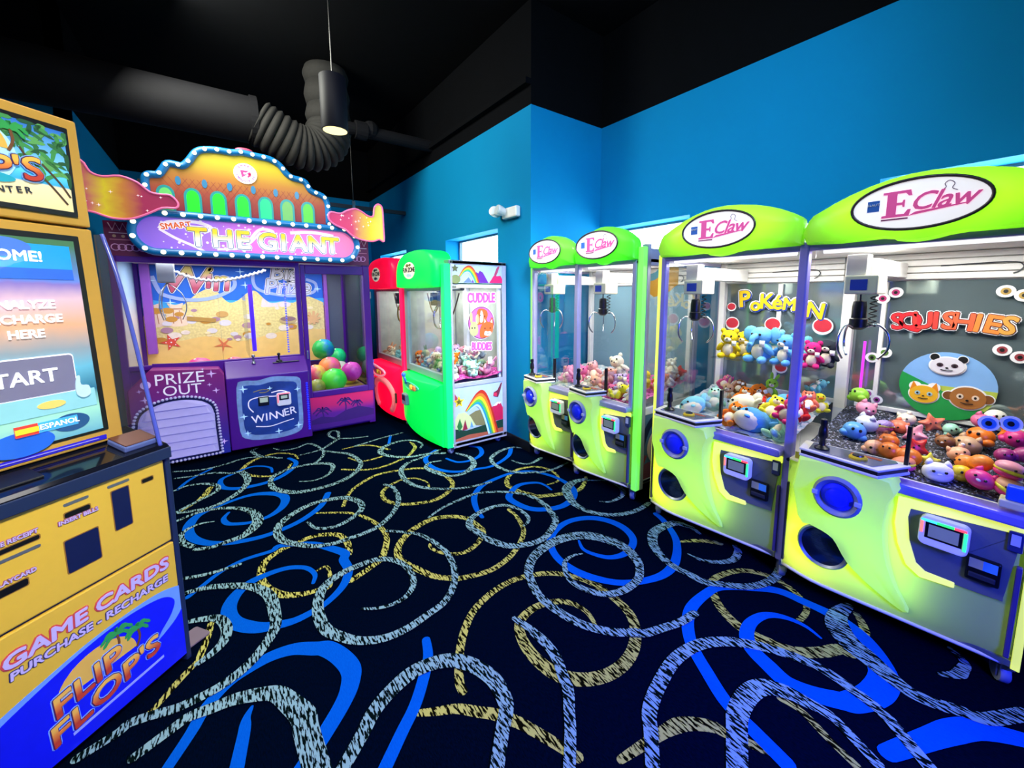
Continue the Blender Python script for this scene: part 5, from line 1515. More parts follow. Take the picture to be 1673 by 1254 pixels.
# prize-out box
pf = [(.047, .04), (.047, .73), (.205, .90), (.68, .862), (.715, .80), (.715, .04)]
pb_ = obj('prize_box', MB().prism(pf, -.18, .0), MAGP, GI, bevel=.008)
obj('box_top', MB().prism([(.205, .885), (.68, .85), (.715, .80), (1.40, .77), (1.40, .80), (.70, .90), (.205, .93)], -.02, .0), PUR, GI)
archp = [(.085, .075), (.085, .40)] + catmull([(.085, .42), (.11, .50), (.16, .55), (.26, .595), (.40, .607), (.52, .58), (.59, .53), (.612, .47)], 4)[1:] + [(.625, .085)]
fr2 = [(.355 + (x - .355) * 1.07, .34 + (z - .34) * 1.08) for x, z in archp]
decal('door_surround', fr2, M('midnight_surround', '#141a4c', .4), pb_, -.18, th=.006)
dd = decal('prize_door', archp, LAV, pb_, -.186, th=.004)
for j in range(7):
    z0, z1 = .085 + j * .0745, .085 + (j + 1) * .0745 - .006
    if z0 > .53:
        x0, x1 = .17, .58
        z1 = .588
        pp = [(.17, z0), (.575, z0), (.53, z1 - .01), (.40, z1 + .012), (.27, z1)]
    else:
        x0, x1 = (.09 if z0 < .4 else .115), (.618 if z0 < .45 else .60)
        pp = [(x0, z0), (x1, z0), (x1 - (.02 if z0 > .42 else 0), z1), (x0 + (.03 if z0 > .42 else 0), z1)]
    mbq = MB()
    n = len(pp)
    c0 = (sum(p[0] for p in pp) / n, sum(p[1] for p in pp) / n)
    mbq.pillow(pp, c0, [(1, -.189), (.985, -.195), (.90, lambda u, z: -.205 if z < c0[1] else -.196)], back=False)
    obj('slat', mbq, LAV, pb_)
ol = [(.355 + (x - .355) * 1.10, .34 + (z - .34) * 1.105) for x, z in archp]
bulbs('pearl', [(p.x, -.188, p.y) for p in resample([(x, z, 0) for x, z in ol], .0285, True)], .0125, PEARL, pb_, 8, 5)
LW = M('chalk_white_letters', '#f0e8fa', .4, em=.25)
text('prize_word', 'PRIZE', LW, pb_, .395, -.1815, .80, .125, bold=-.002, space=1.0)
text('prize_word', 'OUT', LW, pb_, .405, -.1815, .695, .115, bold=-.002)
decal('box_sparkles', [starpoly(x, z, r, r * .25, 4) for x, z, r in ((.15, .64, .035), (.62, .82, .04), (.645, .66, .03), (.60, .72, .02), (.12, .72, .02), (.67, .16, .03), (.24, .70, .012), (.56, .87, .015))] + [ellipse(.165, .77, .035, .035)],
      M('sparkle_lilac', '#d8b8f0', .4, em=.2), pb_, -.1805)

# control box
cbx = obj('control_box', MB().prism([(-.18, .05), (-.18, .755), (-.02, .90), (.0, .90), (.0, .05)], .722, 1.425, 's'), PUR, GI, bevel=.008)
wp = [(.80, .23), (.80, .66), (.86, .72), (.97, .71), (1.10, .735), (1.24, .72), (1.34, .69), (1.345, .55), (1.345, .22), (1.30, .13), (1.15, .10), (.98, .11), (.86, .14)]
cl = catmull(wp, 3, True)
cfm = M('nebula_print', '#1c3c8c', .45, em=.10, emcol='#1c48b0', var=.8, scale=9)
decal('nebula_panel', cl, M('pale_nebula_edge', '#7898c8', .5, em=.1, var=.6, scale=14), cbx, -.18, th=.002)
decal('nebula_panel_core', [(1.07 + (x - 1.07) * .86, .42 + (z - .42) * .84) for x, z in cl], cfm, cbx, -.182, th=.002)
decal('nebula_stars', [starpoly(x, z, r, r * .25, 4) for x, z, r in ((.85, .64, .04), (.84, .37, .035), (1.31, .58, .03), (1.30, .20, .04), (1.12, .17, .035), (.86, .20, .03), (1.07, .62, .025))], M('sparkle_blue', '#b0d8f4', .4, em=.4), cbx, -.1845)
decal('swirl_line', stroke(catmull([(.92, .40), (.885, .46), (.90, .525), (1.0, .545), (1.12, .535), (1.22, .555), (1.16, .585), (1.08, .575)], 5), .010), LW, cbx, -.1845)
decal('lamp_drawing', stroke(catmull([(.93, .60), (1.0, .615), (1.06, .605), (1.03, .585), (.98, .59)], 4), .008), M('gold_line', '#9c8c50', .5), cbx, -.1845)
for i, (ch, z, tl) in enumerate((('W', .325, .1), ('I', .33, 0), ('N', .335, -.05), ('N', .34, .05), ('E', .352, .1), ('R', .362, .05))):
    text('winner_letter', ch, LW, cbx, .955 + i * .058 + (.012 if i else 0), -.1845, z, .095, bold=.001, tilt=tl)
decal('winner_underline', stroke(catmull([(.93, .255), (1.05, .235), (1.18, .26), (1.26, .275)], 5), .008), LW, cbx, -.1845)
cd = obj('counter_display', MB().box(.965, 1.055, -.20, -.18, .455, .545), BLACK, cbx, bevel=.006)
obj('counter_lcd', MB().box(.978, 1.045, -.2025, -.20, .49, .535), M('lit_counter', '#9caca0', .3, em=.5), GI)
rd = obj('card_reader', MB().prism(rrect(1.12, 1.245, .435, .565, .02), -.225, -.18), M('white_reader', '#e8e6f2', .3, em=.1), GI, bevel=.006)
obj('lcd_screen', MB().box(1.14, 1.225, -.228, -.225, .495, .552), BLACK, rd)
obj('lcd_text', MB().box(1.155, 1.212, -.229, -.228, .51, .54), M('lit_counter', '#9caca0', .3, em=.5), rd)
obj('led_ring', MB().box(1.13, 1.235, -.2285, -.225, .556, .563).box(1.125, 1.133, -.2285, -.225, .47, .55), M('reader_led_red', '#ff5060', .3, em=1.2), rd)
for x, r in ((.96, .018), (1.18, .03)):
    j = obj('joystick', MB().lathe([(r, 0), (r * .9, .012), (.008, .02), (.008, .06), (.016, .07), (.014, .085), (.003, .09)], n=12), STEEL if x < 1 else BLACK, GI, loc=(x, -.06, .865))
    autosmooth(j)
obj('control_plate', MB().box(1.12, 1.36, -.085, -.04, .853, .862), DGREY, GI, bevel=.004)
bulbs('blue_led', [(1.40, -.187, .14 + i * .0245) for i in range(21)], .010, M('blue_led', '#2030ff', .3, em=1.6, emcol='#1020ff'), GI, 6, 4)
# palm art under the side door
pa = obj('palm_panel', MB().box(1.45, 2.12, -.012, .03, .06, .425), MR('dusk_print', [(0, '#3c0c78'), (.45, '#5c1490'), (.7, '#c81c6c'), (1, '#e0206c')], 2, em=.10), GI)
PB = M('palm_shadow', '#3a1270', .5)
for px_, pz, s in ((1.56, .26, 1), (1.80, .34, .9), (1.93, .30, .7)):
    decal('palm_tree', [stroke(catmull([(px_, pz - .14), (px_ + .01, pz - .06), (px_, pz)], 4), .014)] + [stroke(catmull([(px_, pz), (px_ + .05 * s * math.cos(a), pz + .035 * s * math.sin(a) + .012), (px_ + .095 * s * math.cos(a), pz + .04 * s * math.sin(a) - .02)], 4), .014) for a in (0, .7, 1.5, 2.3, 3.1, 3.9, 5.4)],
          PB, pa, -.012)
decal('palm_island', [(1.45, .17), (1.55, .20), (1.68, .17), (1.80, .23), (1.95, .26), (2.12, .20), (2.12, .13), (1.8, .11), (1.45, .12)], PB, pa, -.0124)

# mural on the back wall
ym = GD - .022
mu = obj('mural', MB().box(.05, 1.86, ym, GD - .02, .66, 1.875), M('mural_sky', '#1468d8', .6, var=.1, scale=3), GI)
SAND, GOLD, SHELL = M('mural_sand', '#ecc878', .6, var=.15, scale=12), M('mural_gold', '#e8d08c', .6, var=.4, scale=45), M('mural_shell', '#e8dcd0', .6, var=.2, scale=20)


def mur(nm, polys, m, k):
    return decal(nm, polys, m, mu, ym - .0012 * k)


mur('mural_sea_glow', catmull([(.05, 1.5), (.4, 1.44), (.8, 1.48), (1.3, 1.46), (1.86, 1.5), (1.86, 1.40), (.05, 1.40)], 3, True), M('mural_cyan', '#38a8e8', .6), 0)
mur('mural_treasure', [(.05, 1.30), (.22, 1.30)] + catmull([(.30, 1.38), (.40, 1.43), (.50, 1.53), (.585, 1.591), (.685, 1.63), (.76, 1.52), (.83, 1.45), (.92, 1.48), (1.02, 1.57), (1.10, 1.59), (1.18, 1.50), (1.26, 1.44), (1.40, 1.46), (1.50, 1.44), (1.66, 1.52), (1.74, 1.50), (1.86, 1.44)], 3) + [(1.86, .67), (.05, .67)], GOLD, 1)
mur('mural_sand', catmull([(.05, 1.10), (.3, 1.02), (.6, 1.06), (.9, .98), (1.2, 1.04), (1.5, 1.10), (1.86, 1.08)], 4) + [(1.86, .67), (.05, .67)], SAND, 2)
SACK = M('mural_sack', '#ead2b8', .6, var=.12, scale=12)
SKD = M('mural_sack_shade', '#b88060', .6)
for sx in (.135, .33):
    mur('mural_sack', catmull([(sx - .085, 1.20), (sx - .075, 1.33), (sx - .045, 1.385), (sx - .07, 1.45), (sx, 1.43), (sx + .07, 1.45), (sx + .045, 1.385), (sx + .08, 1.33), (sx + .09, 1.20)], 3, True), SACK, 3)
    mur('mural_sack_tie', [stroke([(sx - .06, 1.385), (sx + .06, 1.385)], .014), stroke([(sx - .02, 1.37), (sx - .03, 1.22)], .008), stroke([(sx + .03, 1.37), (sx + .04, 1.22)], .008)], SKD, 4)
random.seed(8)
for i in range(46):
    x, z = random.uniform(.1, 1.82), random.uniform(.98, 1.38)
    r = random.uniform(.018, .05)
    m = random.choice((SHELL, M('mural_tan', '#c89c58', .6), M('mural_cream', '#f0e0b0', .6), M('mural_pearl', '#d8d4dc', .6), M('mural_amber', '#c48c30', .6), M('mural_mauve', '#a88098', .6)))
    mur('mural_shell', ellipse(x, z, r * 1.3, r * .8, 14), m, 3 + i * .1)
STF = M('mural_starfish', '#d84838', .6)
mur('mural_starfish', starpoly(.262, 1.01, .098, .036, 5, PI / 2 + .3), STF, 8)
mur('mural_starfish_dots', [ellipse(.262 + .045 * math.cos(a), 1.01 + .045 * math.sin(a), .006, .006, 8) for a in [PI / 2 + .3 + 2 * PI * i / 5 for i in range(5)]] + [ellipse(.262, 1.01, .008, .008, 8)], WHITEP, 9)
mur('mural_starfish', starpoly(.735, .95, .10, .022, 5, PI / 2 + .5), M('mural_starfish_orange', '#d87848', .6), 8)
mur('mural_coral_shell', [stroke(catmull([(1.72, 1.20 + .0 * i), (1.72 + .09 * math.cos(a), 1.24 + .09 * math.sin(a))], 3), .03) for i, a in enumerate([2 * PI * j / 9 for j in range(9)])], M('mural_peach', '#e0b078', .6), 8)
mur('mural_bowl', ellipse(1.43, 1.22, .10, .05), M('mural_bowl', '#c0a878', .6), 8)
mur('mural_bowl_inside', ellipse(1.43, 1.235, .085, .03), M('mural_bowl_in', '#8c6c70', .6), 9)
mur('mural_plank', [(.42, 1.25), (.68, 1.22), (.69, 1.265), (.42, 1.30)], M('mural_wood', '#b08840', .6), 9)
RIB = M('mural_ribbon', '#9cb4ec', .6)
mur('mural_ribbon', stroke(catmull([(.157, 1.75), (.20, 1.60), (.257, 1.535), (.451, 1.485), (.676, 1.51), (.869, 1.613), (.893, 1.718), (.810, 1.75)], 6), .04), RIB, 5)
mur('mural_ribbon', stroke(catmull([(1.089, 1.80), (1.085, 1.70), (1.120, 1.62), (1.243, 1.565), (1.492, 1.528), (1.740, 1.574), (1.778, 1.690), (1.667, 1.745)], 6), .035), RIB, 5)
mur('mural_sparkle', [starpoly(x, z, .05, .008, 4) for x, z in ((.14, 1.70), (.29, 1.46), (1.0, 1.66), (1.80, 1.62), (1.62, 1.78), (.96, 1.82))], M('mural_glint', '#b8e4ff', .6, em=.2), 6)
WL = MR('win_letters', [(.2, '#c04868'), (.55, '#e8a0b0'), (.8, '#f0dc78')], 1)
for s_, x, z, sz, m_, tl in (('W', .42, 1.70, .38, WL, -.05), ('i', .64, 1.73, .32, WL, 0), ('n', .76, 1.70, .32, WL, 0), ('Big', 1.42, 1.82, .24, M('big_letters', '#e8e8f4', .5), -.02), ('Prize', 1.45, 1.64, .23, M('prize_letters', '#c8d0e8', .5), 0)):
    text('mural_letter_edge', s_, WHITEP, mu, x, ym - .010, z, sz, bold=.018, shear=.15, tilt=tl)
    text('mural_letter_dark', s_, M('mural_ink', '#1c1c2c', .5), mu, x, ym - .012, z, sz, bold=.010, shear=.15, tilt=tl)
    text('mural_letter', s_, m_, mu, x, ym - .014, z, sz, bold=.004, shear=.15, tilt=tl)
obj('purple_pillar', MB().box(1.865, 1.905, GD - .10, GD - .022, .44, 1.875), M('violet_pillar', '#8c4cb8', .4), GI, bevel=.005)
obj('grey_back', MB().box(1.905, 2.09, GD - .04, GD - .022, .44, 1.875), M('grey_back_panel', '#5c6470', .4), GI)
obj('left_pillar', MB().box(.07, .15, GD - .14, GD - .06, .90, 1.875), M('violet_pillar', '#8c4cb8', .4), GI, bevel=.005)
# crane
obj('gantry_box', MB().box(.27, .40, .34, .48, 1.66, 1.86), STEEL, GI, bevel=.008)
obj('gantry_rail', MB().box(.05, 1.38, .39, .43, 1.845, 1.872), STEEL, GI, bevel=.004)
P = [(.36 + .80 * i / 40, .40, 1.80 - .12 * math.sin(PI * (i / 40) ** .8) + .015 * (i % 2)) for i in range(41)]
obj('coil_hose', MB().tube(P, .014, 6), M('white_hose', '#d8dcf0', .4), GI, smooth=True)
for q in range(3):
    a = 2 * PI * q / 3
    P = catmull([(.335, .41, 1.66), (.335 + .10 * math.cos(a), .41 + .10 * math.sin(a), 1.56), (.335 + .13 * math.cos(a), .41 + .13 * math.sin(a), 1.42), (.335 + .09 * math.cos(a), .41 + .09 * math.sin(a), 1.30)], 4)
    obj('claw_prong', MB().tube(P, .005, 6), STEEL, GI, smooth=True)
obj('clear_chute', MB().box(.72, .725, .10, .80, .90, 1.55).box(.94, .945, .10, .80, .90, 1.55), ACRYL, GI)
obj('violet_reflection_pole', MB().cyl((1.02, .72, .90), (1.02, .72, 1.66), .022, 12), M('violet_reflection_pole', '#4a28d8', .3, em=.75, emcol='#3818e0'), GI)  # glowing pole added where a reflected light shows, no lamp of the machine
bulbs('led_string', [(1.30, .18, .93 + i * .026) for i in range(30)], .010, M('blue_led_cool', '#6a70f0', .3, em=.6, emcol='#4050ff'), GI, 6, 4)
area('main_lamp', (.75, .5, 1.865), (0, 0, 0), 1.1, .6, 22, (1, .97, 1), GI)
area('door_lamp', (1.76, .45, 1.865), (0, 0, 0), .5, .6, 12, (1, .97, 1), GI)

# ---------------------------------------------------------------- game card kiosk at the left
KI = thing('card_kiosk', 'gold and blue game card kiosk with a touch screen, at the left', 'kiosk', (-.22, 2.117, 0), math.radians(41.83))
GOLDP = M('gold_panel', '#d8b23c', .4, var=.04, scale=40)
GOLDS = M('gold_pattern_frame', '#c0953c', .45, var=.16, scale=6)
NAVYS = M('navy_side', '#16264a', .45)
KW = -.60
obj('cabinet', MB().box(KW, .018, .012, .52, .03, .93), NAVYS, KI, bevel=.006)
obj('plinth', MB().box(KW + .02, .0, .03, .5, .0, .03), BLACK, KI)
obj('side_edge', MB().box(.0, .02, -.004, .03, .0, .955), NAVYS, KI, bevel=.004)
obj('green_edge_trim', MB().cyl((.022, .035, .55), (.022, .035, .95), .008, 8), M('green_lit_edge', '#1c9c5c', .2, em=.35), KI)
up_ = obj('upper_door', MB().box(-.572, -.006, -.004, .014, .556, .896), GOLDP, KI, bevel=.006)
lowm = M('gold_lower_panel', '#d8b23c', .4, var=.04, scale=40)
lo_ = obj('lower_door', MB().box(-.572, -.002, -.004, .014, .035, .546), lowm, KI, bevel=.004)
SLOT = M('black_slot', '#06060a', .4)
DKB = M('dark_window', '#101a44', .3)
for nm, x0, x1, z0, z1, m in (('bill_window', -.327, -.237, .635, .748, DKB), ('card_window', -.187, -.134, .703, .850, DKB), ('bill_slot', -.317, -.250, .822, .8395, SLOT), ('coin_slot', -.088, -.050, .836, .850, SLOT),
                              ('receipt_slot', -.52, -.381, .795, .808, SLOT), ('card_slot', -.52, -.420, .668, .690, SLOT), ('bill_light', -.317, -.250, .862, .872, STEEL), ('card_light', -.196, -.128, .866, .876, STEEL), ('receipt_light', -.52, -.381, .768, .778, STEEL)):
    o = obj(nm, MB().prism(rrect(x0, x1, z0, z1, min(.006, (z1 - z0) / 2.1)), -.0056, .0), m, up_)
    if m is not STEEL:
        obj('slot_bezel', MB().prism(rrect(x0 - .003, x1 + .003, z0 - .003, z1 + .003, .006), -.0048, .0), M('bronze_bezel', '#8c6428', .4), up_)
LILAC = M('lilac_letters', '#c0b2e4', .4)
REDO = M('red_letter_edge', '#c8484c', .4)
for s_, x, z in (('INSERT BILLS', -.283, .813), ('TAKE RECEIPT', -.442, .824), ('PLAYCARD', -.445, .706)):
    text2('slot_word', s_, LILAC, M('plum_letter_edge', '#9c5878', .4), up_, x, -.0058, z, .0165, bold=.0004, out=.0016)
text2('game_cards_word', 'GAME CARDS', LILAC, REDO, lo_, -.268, -.0058, .468, .056, bold=.0024, out=.0042, shear=.08, sx=1.22, tilt=.03)
text2('purchase_word', 'PURCHASE - RECHARGE', LILAC, M('indigo_letter_edge', '#2c2c60', .4), lo_, -.266, -.0058, .414, .032, bold=.0012, out=.0022, shear=.06, sx=1.16)
LB = M('light_blue_wave', '#6a9cf0', .45)
DB = M('royal_blue_field', '#0a16e0', .45)
bl_top = catmull([(-.572, .29), (-.517, .312), (-.418, .338), (-.298, .365), (-.160, .376), (-.066, .371), (-.002, .350)], 4)
decal('blue_field', bl_top + [(-.002, .037), (-.572, .037)], LB, lo_, -.004)
in_top = catmull([(-.572, .262), (-.519, .288), (-.43, .318), (-.33, .346), (-.25, .360), (-.172, .363), (-.085, .351), (-.042, .328), (-.025, .295), (-.044, .252), (-.081, .215), (-.108, .180)], 4)
decal('blue_field_inner', in_top + catmull([(-.108, .180), (-.061, .200), (-.024, .222), (-.002, .245)], 3)[1:] + [(-.002, .037), (-.572, .037)], DB, lo_, -.0055)


def logo(P, x, z, s, y, out=True, words=('FLIP', "FLOP'S")):
    """sunset lettering with palms"""
    SUN = M('logo_sun', '#e0b450', .45)
    LBE = M('logo_edge_blue', '#80b4ff', .45)
    LO = MR('logo_letters', [(.25, '#c03c2c'), (.6, '#e88c3c'), (.8, '#f0bc50')], 1)
    LD = M('logo_dark_edge', '#4a2058', .4)
    sun = [(x + s * u, z + s * w) for u, w in ellipse(-.02, .02, .125, .105, 24, 0, PI)]
    decal('logo_sun', sun, SUN, P, y - .0006)
    for px_, pz, k in ((.045, .125, 1), (.115, .09, .85)):
        tr = catmull([(px_ - .01, pz - .075), (px_ + .004, pz - .04), (px_, pz)], 4)
        decal('logo_palm_trunk', stroke([(x + s * u, z + s * w) for u, w in tr], .008 * s), BROWN, P, y - .0018)
        fr = []
        for a in (.2, .8, 1.6, 2.4, 3.0, 3.7, 5.6):
            Q = catmull([(px_, pz), (px_ + .03 * k * math.cos(a), pz + .02 * k * math.sin(a) + .008), (px_ + .055 * k * math.cos(a), pz + .025 * k * math.sin(a) - .012)], 3)
            fr.append(stroke([(x + s * u, z + s * w) for u, w in Q], [.004 * s] + [.012 * s] * (len(Q) - 2) + [.003 * s]))
        decal('logo_palm', fr, M('logo_palm_green', '#2c9c4c', .45), P, y - .0024)
    for wd, dx, dz, sz in ((words[0], -.06, .02, .098), (words[1], .0, -.065, .098)):
        text('logo_word_halo', wd, LBE, P, x + s * dx, y - .003, z + s * dz, sz * s, bold=.008 * s, shear=.12, tilt=.18, sx=1.15)
        text('logo_word_edge', wd, LD, P, x + s * dx, y - .0046, z + s * dz, sz * s, bold=.0052 * s, shear=.12, tilt=.18, sx=1.15)
        text('logo_word', wd, LO, P, x + s * dx, y - .0062, z + s * dz, sz * s, bold=.0022 * s, shear=.12, tilt=.18, sx=1.15)


logo(lo_, -.268, .212, .92, -.0058)
decal('logo_line', stroke([(-.375, .088), (-.087, .106)], .010), M('line_lilac', '#98a8f8', .4), lo_, -.007)
# counter
ct = obj('counter', MB().prism([(-.012, .898), (-.016, .945), (.0, .958), (.20, 1.018), (.20, .90)], KW, .018, 's'), M('gloss_black_counter', '#0c0f1a', .12, coat=.5), KI, bevel=.005)
obj('counter_edge', MB().box(KW, .018, -.018, -.010, .900, .945), NAVYS, KI, bevel=.003)
obj('palm_rest', MB().prism([(.03, .968), (.10, .989), (.10, .996), (.03, .975)], -.50, -.33, 's'), BLACK, KI, bevel=.003)
cr = obj('card_tap_reader', MB().prism([(.02, .962), (.015, .985), (.10, 1.012), (.105, .99)], -.115, .0, 's'), M('slate_reader_body', '#5a6a9c', .4), KI, bevel=.006)
obj('reader_top', MB().prism([(.018, .9865), (.018, .990), (.10, 1.0155), (.10, 1.012)], -.112, -.003, 's'), M('copper_reader_top', '#6c4438', .3, .4), cr, bevel=.002)
# screen housing
ho = obj('screen_housing', MB().prism([(.115, 1.0), (.145, 1.785), (.46, 1.785), (.46, 1.0)], KW + .04, -.05, 's'), GOLDS, KI, bevel=.006)
tilt = math.atan2(.03, .785)


def up_at(z):
    return .115 + (z - 1.0) * .03 / .785


def kp(nm, poly, d0, m, par=ho, th=.003):
    """print lying on the leaning screen plane; d0 = distance in front of the housing"""
    ar = sum(poly[i][0] * poly[(i + 1) % len(poly)][1] - poly[(i + 1) % len(poly)][0] * poly[i][1] for i in range(len(poly)))
    if ar < 0:
        poly = poly[::-1]
    n = len(poly)
    v = [(x, up_at(z) - d0 - th, z) for x, z in poly] + [(x, up_at(z) - d0, z) for x, z in poly]
    f = [tuple(range(n)), tuple(range(2 * n - 1, n - 1, -1))] + [(i, i + n, (i + 1) % n + n, (i + 1) % n) for i in range(n)]
    return obj(nm, MB().add(v, f), m, par)


def kt(nm, s_, x, z, size, m, d0=.008, align='CENTER', bold=.0012, **k):
    o = text(nm, s_, m, ho, x, up_at(z) - d0, z, size, bold=bold, align=align, **k)
    o.rotation_euler = (PI / 2 - tilt, 0, 0)
    return o


kp('screen_bezel', rrect(-.535, -.095, 1.045, 1.755, .004), .0, BLACK)
R_ = lambda x0, x1, z0, z1: [(x0, z0), (x1, z0), (x1, z1), (x0, z1)]
SCR = lambda n, c, e=.55: M(n, c, .25, em=e, coat=.3)
kp('touch_screen', R_(-.525, -.113, 1.055, 1.735), .003, MR('screen_picture', [(0, '#4a8ca8'), (.15, '#8cc8b0'), (.25, '#1c5c78'), (.38, '#58a0b8'), (.48, '#7c8c98'), (.60, '#c89878'), (.72, '#c8a8b8'), (.8, '#7868b0'), (.82, '#5878c8'), (1, '#3c6848')], 2, em=.5, distort=.05))
kp('screen_banner', R_(-.525, -.130, 1.635, 1.715), .0062, SCR('banner_blue', '#1488d8'))
kp('screen_banner_low', R_(-.525, -.130, 1.600, 1.640), .0058, SCR('banner_royal', '#1c58d0'))
kp('screen_shape', ellipse(-.30, 1.70, .07, .03), .009, SCR('cloud_blue', '#3c68d8'))
SW = SCR('screen_white', '#f0f4fa', .6)
kt('screen_word', 'WELCOME!', -.205, 1.672, .042, SW, .012, 'RIGHT')
for s_, z in (('ANALYZE', 1.515), ('RECHARGE', 1.468), ('HERE', 1.420)):
    kt('screen_word', s_, -.276, z, .034, SW, .012, 'CENTER')
bt = [(-.42, 1.205), (-.163, 1.205), (-.163, 1.33), (-.42, 1.33)]
kp('start_button_edge', rrect(-.52, -.168, 1.212, 1.345, .012), .0062, SW)
kp('start_button', rrect(-.516, -.172, 1.216, 1.341, .010), .0095, SCR('button_mauve', '#6c6c88', .35))
kt('screen_word', 'START', -.218, 1.278, .056, SW, .0155, 'RIGHT')
kp('screen_panel', R_(-.525, -.122, 1.148, 1.212), .0062, SCR('panel_teal', '#7cb8c0', .5))
kp('gold_card', ellipse(-.245, 1.180, .036, .013), .0095, SCR('gold_card', '#d8b860', .5))
kp('screen_shape', ellipse(-.20, 1.105, .05, .03), .0062, SCR('blob_navy', '#1c4878', .4))
kp('screen_shape', ellipse(-.33, 1.070, .08, .04), .0062, SCR('blob_royal', '#1c58c0', .5))
kp('language_button', R_(-.34, -.185, 1.095, 1.128), .0095, SCR('language_blue', '#3c98d0', .5))
kp('flag_red', R_(-.345, -.29, 1.095, 1.130), .0128, SCR('flag_red', '#d03830', .5))
kp('flag_yellow', R_(-.345, -.29, 1.104, 1.121), .016, SCR('flag_yellow', '#f0c030', .5))
kt('screen_word', 'ESPANOL', -.235, 1.112, .022, SW, .0155, bold=.0003)
kp('pointing_hand', catmull([(-.178, 1.235), (-.170, 1.262), (-.163, 1.262), (-.163, 1.232), (-.142, 1.225), (-.140, 1.195), (-.16, 1.185), (-.178, 1.20)], 3, True), .0145, SCR('hand_pale', '#a8c4d0', .5))
kp('notice_strip', R_(-.535, -.105, 1.012, 1.028), .0, M('blue_notice_strip', '#2418b8', .4, em=.1))
kp('notice_line', R_(-.53, -.13, 1.0195, 1.0225), .003, M('notice_pale', '#9088e0', .4))
# top sign
ts = obj('top_sign', MB().prism([(.145, 1.792), (.155, 2.16), (.42, 2.16), (.42, 1.792)], KW + .04, -.05, 's'), GOLDS, KI, bevel=.006)
yt = .143
decal('sign_bezel', rrect(-.535, -.088, 1.822, 2.122, .004), BLACK, ts, yt, th=.004)
pic = obj('sign_picture', MB().box(-.52, -.10, yt - .006, yt - .004, 1.838, 2.105), MR('beach_picture', [(0, '#e0cc98'), (.28, '#ecdcae'), (.30, '#2c9cd0'), (.42, '#58c4e8'), (.6, '#68b4e4'), (1, '#1c60b8')], 2, em=.35), ts)
yp = yt - .0065
random.seed(21)
LF = [M('picture_leaf_%d' % i, c, .5, em=.12) for i, c in enumerate(('#2c6c3c', '#3c8c48', '#1c5030', '#58a058'))]
for i in range(70):
    cx, cz = random.choice(((-.19, 2.06), (-.15, 2.02), (-.13, 1.97), (-.23, 2.085), (-.12, 2.06)))
    a = random.uniform(0, 2 * PI)
    x, z = cx + random.gauss(0, .03), cz + random.gauss(0, .025)
    q = [(x, z), (x + .02 * math.cos(a), z + .02 * math.sin(a)), (x + .045 * math.cos(a), z + .045 * math.sin(a) - .01)]
    q = [(min(-.102, max(-.50, u)), min(2.103, max(1.84, w))) for u, w in q]
    decal('picture_leaf', stroke(catmull(q, 2), [.002, .012, .012, .01, .002]), LF[i % 4], ts, yp - .0002 * (i % 5), th=.0006)
for P_ in ([(-.22, 2.02), (-.19, 1.96), (-.15, 1.91), (-.115, 1.86)], [(-.17, 1.98), (-.13, 1.93), (-.105, 1.885)]):
    decal('picture_trunk', stroke(catmull(P_, 4), .006), M('picture_trunk', '#4a3828', .5), ts, yp - .0014, th=.0008)
decal('logo_halo', ellipse(-.335, 1.985, .105, .10), M('logo_pale_blue', '#a8d8f0', .45, em=.2), ts, yp - .002)
logo(ts, -.345, 1.985, .92, yp - .0035)
decal('logo_wave', ellipse(-.33, 1.912, .09, .018), M('wave_teal', '#1c9cb8', .45, em=.2), ts, yp - .003)
for i, ch in enumerate('CENTER'):
    text('center_letter', ch, M('charcoal_letters', '#283040', .4), ts, -.322 + i * .0215, yp - .004, 1.868 + i * .0035, .024, bold=.0006, tilt=.15)
# clear side guard
gp = catmull([(.165, 1.775), (.115, 1.62), (.075, 1.42), (.04, 1.20), (.012, 1.02), (.0, .955)], 5)
obj('side_guard', MB().prism(gp + [(.20, .955), (.21, 1.775)], -.010, -.004, 's'), ACRYL, KI)
obj('guard_edge', MB().tube([(-.007, y, z) for y, z in gp], .007, 8), M('blue_acrylic_edge', '#4a56b0', .2, em=.08), KI, smooth=True)
t = thing('floor_outlet', 'small grey floor cover plate on the carpet beside the gold kiosk', 'cover plate', (-.215, 2.235, .003), .6)
obj('plate', MB().prism(rrect(-.06, .06, -.05, .05, .012), .0, .008, 't'), M('taupe_plate', '#6c5c64', .5), t, bevel=.003)

# ---------------------------------------------------------------- toys
HEX = dict(yellow='#f0d020', skyblue='#6cb4e4', aqua='#88ccd8', blue='#5ca4e0', teal='#6cb4b8', magenta='#d02878', charcoal='#30343e', orange='#f07c1c', cream='#f4ead0', lemon='#f4e838', mint='#a8e0c4', lime='#98d83c', red='#d83028',
           rose='#e86c98', scarlet='#e03028', hotpink='#f03c84', coral='#f07c5c', green='#58b848', tan='#d0a478', brown='#9c6438', white='#f0eef0', pink='#f49cb4', peach='#f8b48c', tangerine='#f89038', snow='#f4f0f4', plum='#a02c6c',
           lilac='#c4a8e0', ivory='#f0ead8', rainbow='#f08c60', blush='#f0b0b8', salmon='#f0a898', purple='#8c58b8', sage='#98b088', grey='#8c949c')
ADJ = dict(skyblue='sky blue', hotpink='hot pink', snow='snow white', lemon='lemon yellow', aqua='pale aqua', blue='bright blue', rose='rose pink', blush='blush pink', mint='pale mint green', peach='peach coloured', lime='lime green', coral='coral red',
           tan='tan brown', teal='teal blue', charcoal='charcoal black', rainbow='rainbow striped', plum='plum purple', ivory='ivory white', sage='sage green', cream='cream coloured', salmon='salmon pink', lilac='pale lilac')
EYE = M('toy_eye', '#0c0a10', .15)
TAG = M('white_tag', '#f4f0ec', .5)
